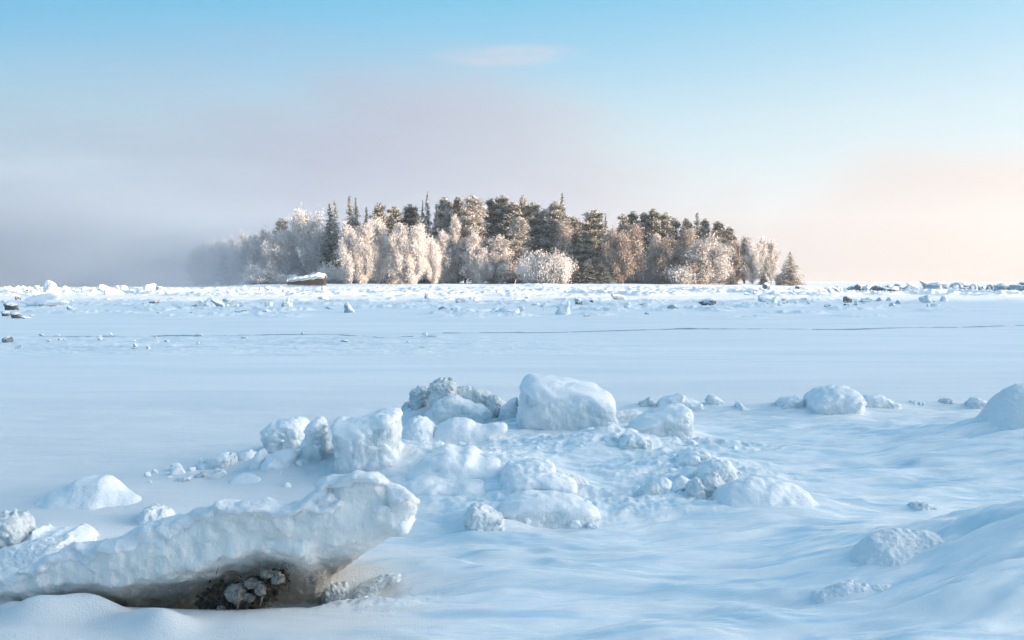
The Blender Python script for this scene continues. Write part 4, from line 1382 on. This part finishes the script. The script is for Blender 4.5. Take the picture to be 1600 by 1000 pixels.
tree('spire', 712, 334, 30, 243, "slim brown frosted tree in front of the dark round pine", GT)
tree('spire', 692, 358, 34, 240, "shaded slim birch beside the last sunlit birch", GT)
tree('spire', 740, 362, 42, 238, "white birch with a bright narrow top in the shaded middle", GT)
tree('birch', 752, 388, 40, 237, "low shaded birch at the foot of the bright topped one", GT)
tree('spire', 780, 366, 50, 238, "blue grey frosted birch in the shaded middle of the shore", GT)
tree('pine', 768, 310, 34, 254, "dark narrow pine in the dip of the skyline", GT)
tree('pine', 785, 304, 38, 252, "high frosted pine at the middle of the skyline", GT)
tree('pine', 803, 315, 48, 249, "broad pale pine below the middle of the skyline", GT)
tree('pine', 817, 305, 26, 253, "slim pine top between the pale pine and leaning green pine", GT)
tree('pine', 833, 315, 40, 250, "green sunlit pine before the skyline gap", GT)
tree('frostpine', 812, 338, 48, 243, "heavily frosted pine standing out bright in the middle", GT, 0)
tree('pine', 852, 326, 36, 252, "dark pine in the skyline gap before the tallest spruce", GT)
tree('pine', 868, 314, 46, 248, "sunlit pine leaning against the tallest spruce", GT)
tree('spruce', 878, 301, 26, 250, "tallest dark pointed spruce of the island's crown", GT)
tree('pine', 892, 338, 58, 243, "wide golden pine sloping down from the tallest spruce", GT, 3)
tree('brown', 882, 346, 44, 240, "tall brown twigged birch in front of the golden pine", GT)
tree('shrub', 829, 392, 30, 231, "grey frosted shrub at the shaded edge of the bright thicket", GT)
tree('shrub', 847, 389, 34, 229, "tall bright frosted shrub in the thicket by the two stakes", GT)
tree('shrub', 864, 386, 34, 228, "tallest glowing shrub at the middle of the bright thicket", GT)
tree('shrub', 882, 393, 32, 228, "last glowing shrub of the bright thicket, next to young pines", GT)
for px_, top_, w_, l_ in ((903, 410, 30, "young green pine right beside the bright thicket"), (920, 404, 30, "middle young green pine with frosted tiers"), (938, 408, 30, "young green pine next to the brown birches")):
    tree('spruce', px_, top_, w_, 230, l_, GT)
tree('pine', 926, 328, 52, 246, "round topped pine with a dark side past the skyline gap", GT)
tree('spruce', 946, 333, 14, 250, "small black spruce tip beside the round topped pine", GT)
tree('pine', 912, 360, 40, 240, "lower brown pine under the round topped one", GT, 3)
tree('brown', 957, 356, 40, 234, "first broad brown birch of the sunlit pair", GT, None, 0)
tree('brown', 990, 352, 48, 235, "second and taller brown birch of the sunlit pair", GT, None, 2)
tree('brown', 973, 366, 44, 232, "brown birch filling the middle of the sunlit pair", GT)
tree('pine', 974, 334, 30, 250, "short dark pine above the brown birch pair", GT)
tree('pine', 988, 330, 32, 252, "pine with a soft round top above the brown birch pair", GT)
tree('pine', 1006, 331, 36, 250, "blue shaded pine on the falling skyline", GT)
tree('pine', 1020, 326, 36, 248, "pointed sunlit pine highest on the falling skyline", GT, 3)
tree('pine', 1039, 332, 30, 250, "lopsided dark pine past the pointed sunlit one", GT)
tree('pine', 1052, 340, 32, 251, "small dark pine in the low part of falling skyline", GT)
tree('spire', 1024, 364, 30, 238, "pale birch top squeezed between two brown birches", GT)
tree('brown', 1043, 371, 46, 234, "pointed brown birch standing free of the pair", GT, None, 1)
tree('pine', 1071, 341, 30, 250, "dark bushy pine before the steep pointed one", GT)
tree('spruce', 1088, 332, 28, 249, "steep pointed dark tree near the skyline's end", GT)
tree('pine', 1100, 341, 26, 250, "frosted pine leaning on the steep pointed one", GT)
tree('pine', 1121, 345, 36, 249, "bushy dark pine second from the skyline's end", GT)
tree('pine', 1139, 354, 32, 250, "dark pine closing the skyline before pale birches", GT)
tree('brown', 1075, 360, 42, 238, "tall peach birch behind the round one", GT)
tree('birch', 1106, 372, 76, 232, "very wide round peach frosted birch, like a ball", GT, None, 0)
tree('brown', 1090, 385, 50, 231, "low brown birch leaning on the round peach one", GT)
tree('shrub', 1068, 408, 40, 230, "low brown frosted shrub before the round peach birch", GT)
tree('thin', 1148, 374, 34, 240, "first of the pale birches at the island's thin end", GT)
tree('thin', 1163, 371, 36, 242, "pale birch second after the dark skyline pine", GT)
tree('birch', 1176, 382, 34, 240, "denser pale birch in the island's thin end", GT)
tree('thin', 1190, 369, 28, 241, "tallest wispy birch at the island's thin end", GT)
tree('thin', 1205, 373, 26, 242, "last wispy birch before the lone small pine", GT)
tree('frostpine', 1234, 393, 36, 236, "lone small frosted pine set apart at the island's tip", GT, 1)
tree('shrub', 1222, 424, 22, 237, "little frosted shrub at the foot of the lone pine", GT)
tree('spruce', 1193, 426, 11, 233, "tiny dark spruce under the wispy birches", GT)
tree('spruce', 1142, 430, 12, 231, "tiny frosted spruce at the round birch's side", GT)
tree('spruce', 1218, 430, 9, 234, "tiny spruce at the gap before the lone pine", GT)
# darker trees filling the wood behind
for _ in range(46):
    px_ = rt.uniform(505, 1135)
    sky_ = np.interp(px_, [505, 560, 700, 880, 930, 1060, 1135], [352, 332, 328, 326, 345, 352, 362])
    tree(rt.choice(['pine', 'spruce', 'pine', 'brown']), px_, sky_ + rt.uniform(0, 34), rt.uniform(34, 46), rt.uniform(252, 276), "dark tree deep in the island's wood, glimpsed between nearer crowns", 'trees deep in the wood')

for _ in range(60):
    px_ = rt.uniform(395, 1150)
    tree('shrub', px_, rt.uniform(405, 428), rt.uniform(20, 34), rt.uniform(239, 252), "low frosted bush in the shade under the island's trees", 'bushes under the trees')

# ------------------------------------------------------------------ boat, stakes
def build_boat():
    dist = 218.0
    a, b_ = at(449, 446, dist), at(508, 446, dist)
    x0, x1 = a[0], b_[0]
    z0 = zat((x0 + x1) / 2, dist)
    Lb = x1 - x0
    root = tag(link('upturned_boat', None, loc=((x0 + x1) / 2, dist, z0)), "snow covered upturned boat with a dark underside, on the island's shore", 'boat')
    mw, t, b = material("weathered_planks")
    p = t.new('ShaderNodeTexCoord').outputs['Object']
    t.put(b.inputs['Base Color'], t.mix(t.smooth(t.noise(t.vmath('MULTIPLY', p, (.4, 1, 6)), 3.0, 4), .4, .65), (.02, .018, .018), (.06, .045, .036)))
    n, m_ = 26, 12
    rows, rows2 = [], []
    for i in range(n):
        u = i / (n - 1)
        w = 1.45 * (1 - (1 - min(1, u * 1.35)) ** 2.2) + .10
        hh = (.62 + 1.75 * min(1, u * 1.2) ** .7) * (1 - .12 * max(0, u - .85) / .15)
        lift = .16 + .10 * (1 - u)
        for j in range(m_):
            th = math.pi * j / (m_ - 1)
            c_, s_ = math.cos(th), math.sin(th)
            y = w * abs(c_) ** .75 * (1 if c_ > 0 else -1)
            z = lift + hh * s_ ** .7
            rows.append((-Lb / 2 + Lb * u, y, z))
            k = (.34 + .10 * math.sin(7 * u + 1)) * s_ + .06 * math.sin(23 * u + 5 * th) + .05 * math.sin(41 * u)
            rows2.append((-Lb / 2 - .06 + (Lb + .12) * u, y * (1.0 + .10 * s_), z + .02 + k))
    Q = [(i * m_ + j, i * m_ + j + 1, (i + 1) * m_ + j + 1, (i + 1) * m_ + j) for i in range(n - 1) for j in range(m_ - 1)]
    v = np.array(rows)
    me = mesh_np('hull', v, Q, mat=mw)
    link('hull', me, parent=root)
    endv = v[-m_:]
    link('transom', mesh_np('transom', np.concatenate([endv, [[Lb / 2, 0, .1]]]), tris=[(j, j + 1, m_) for j in range(m_ - 1)], mat=mw, smooth=False), parent=root)
    v2 = np.array(rows2)
    Q2 = [(i * m_ + j, i * m_ + j + 1, (i + 1) * m_ + j + 1, (i + 1) * m_ + j) for i in range(n - 1) for j in range(2, m_ - 3)]
    used = np.unique(np.array(Q2))
    mp = {u: i for i, u in enumerate(used)}
    top_ = v2[used]
    bot = top_ - np.array([0, 0, .30])
    nq = [[mp[i] for i in f_] for f_ in Q2]
    nb = [[i + len(used) for i in f_[::-1]] for f_ in nq]
    jl, jr = [mp[i * m_ + 2] for i in range(n)], [mp[i * m_ + m_ - 3] for i in range(n)]
    side = []
    for line in (jl, jr, [mp[j] for j in range(2, m_ - 2)], [mp[(n - 1) * m_ + j] for j in range(2, m_ - 2)]):
        side += [(p_, q_, q_ + len(used), p_ + len(used)) for p_, q_ in zip(line[:-1], line[1:])]
    link('snow_cover', mesh_np('snow_cover', np.concatenate([top_, bot]), nq + nb + side, mat=M_CHUNK), parent=root)
    for px in (.08, .60, .93):                                  # trestles under the gunwale
        vv, qq = tube([(-Lb / 2 + Lb * px, -1.1, .0), (-Lb / 2 + Lb * px, -1.1, .55)], .14, .12, 6)
        link('trestle', mesh_np('trestle', vv, qq, mat=mw), parent=root)


build_boat()


def stake(pa, pb, dist, label):
    a, b = at(*pa, dist), at(*pb, dist)
    a[2] = zat(a[0], dist) - .3
    P = np.array([a, a * .6 + b * .4 + [.03, 0, 0], a * .25 + b * .75 - [.02, 0, 0], b])
    v, q = tube(P - a, .085, .05, 7)
    m = bpy.data.materials.get("frosted_wood")
    if not m:
        m, t, bb = material("frosted_wood")
        p = t.new('ShaderNodeTexCoord').outputs['Object']
        t.put(bb.inputs['Base Color'], t.mix(t.smooth(t.noise(p, 3.0, 4), .45, .65), (.75, .74, .74), (.35, .30, .27)))
    nt = len(v) // 7
    caps = [(len(v) - 7, len(v) - 7 + j, len(v) - 7 + j + 1) for j in range(1, 6)]
    tag(link('wooden_stake', mesh_np('wooden_stake', v, q, caps, mat=m), loc=a), label, 'stake', 'stakes on the shore')


stake((803, 453), (806.5, 436), 205, "taller leaning frosted stake on the shore before the shaded trees")
stake((827.5, 448), (825.5, 441), 212, "short frosted stake before the bright thicket")

# ------------------------------------------------------------------ air
def volume_material(name, color, density, aniso=.2):
    m = bpy.data.materials.new(name)
    m.use_nodes = True
    t = NT(m.node_tree)
    t.n.clear()
    o = t.new('ShaderNodeOutputMaterial')
    v = t.new('ShaderNodeVolumePrincipled')
    v.inputs['Color'].default_value = (*color, 1)
    v.inputs['Density'].default_value = density
    v.inputs['Anisotropy'].default_value = aniso
    t.l.new(v.outputs[0], o.inputs['Volume'])
    return m, t, v


def box(name, lo, hi, mat):
    v = [(x, y, z) for x in (lo[0], hi[0]) for y in (lo[1], hi[1]) for z in (lo[2], hi[2])]
    q = [(0, 1, 3, 2), (4, 6, 7, 5), (0, 4, 5, 1), (2, 3, 7, 6), (0, 2, 6, 4), (1, 5, 7, 3)]
    o = link(name, mesh_np(name, v, q, mat=mat, smooth=False))
    o['kind'] = 'stuff'
    return o


mh, _, _ = volume_material("haze_air", (.93, .95, .98), .0002)
box('haze', (-1510, -1210, -3.5), (1510, 1510, 100), mh)


def fog_lump(name, c, r, mat, seed, amp=.12):
    h = 1 / 14
    g = np.arange(-1.35, 1.36, h, dtype=np.float32)
    A = np.stack(np.meshgrid(g, g, g, indexing='ij'), -1)
    Fd = np.linalg.norm(A, axis=-1) - 1 + amp * fbm(A * 1.6 + seed, 3)
    v, q = surface_nets(Fd, np.array([g[0]] * 3, np.float32), h)
    o = link(name, mesh_np(name, v * np.array(r, np.float32), q, mat=mat), loc=c)
    o['kind'] = 'stuff'
    return o




def soft_fog(name, c, r, density, seed, color):
    """a bank of fog that thins out towards its edge"""
    mf, t, v = volume_material(name + "_air", color, density, 0.0)
    p = t.new('ShaderNodeTexCoord').outputs['Object']
    q = t.vmath('DIVIDE', p, r)
    ln = t.new('ShaderNodeVectorMath', operation='LENGTH')
    t.put(ln.inputs[0], q)
    n = t.noise(t.vmath('ADD', q, (seed, 0, 0)), 3.0, 5, .6)
    rr = t.math('ADD', ln.outputs['Value'], t.math('MULTIPLY_ADD', n, .9, -.45))
    t.put(v.inputs['Density'], t.math('MULTIPLY', t.smooth(rr, 1.0, .15), density))
    fog_lump(name, c, [q_ * 1.12 for q_ in r], mf, seed, .03)


soft_fog('fog_bank', (-200, 283, 0), (182, 88, 44), .074, 3.0, (.43, .525, .64))  # colour darkened to stand for the shade the bank lies in
soft_fog('low_mist', (190, 340, 0), (230, 150, 8), .003, 9.0, (.62, .57, .55))
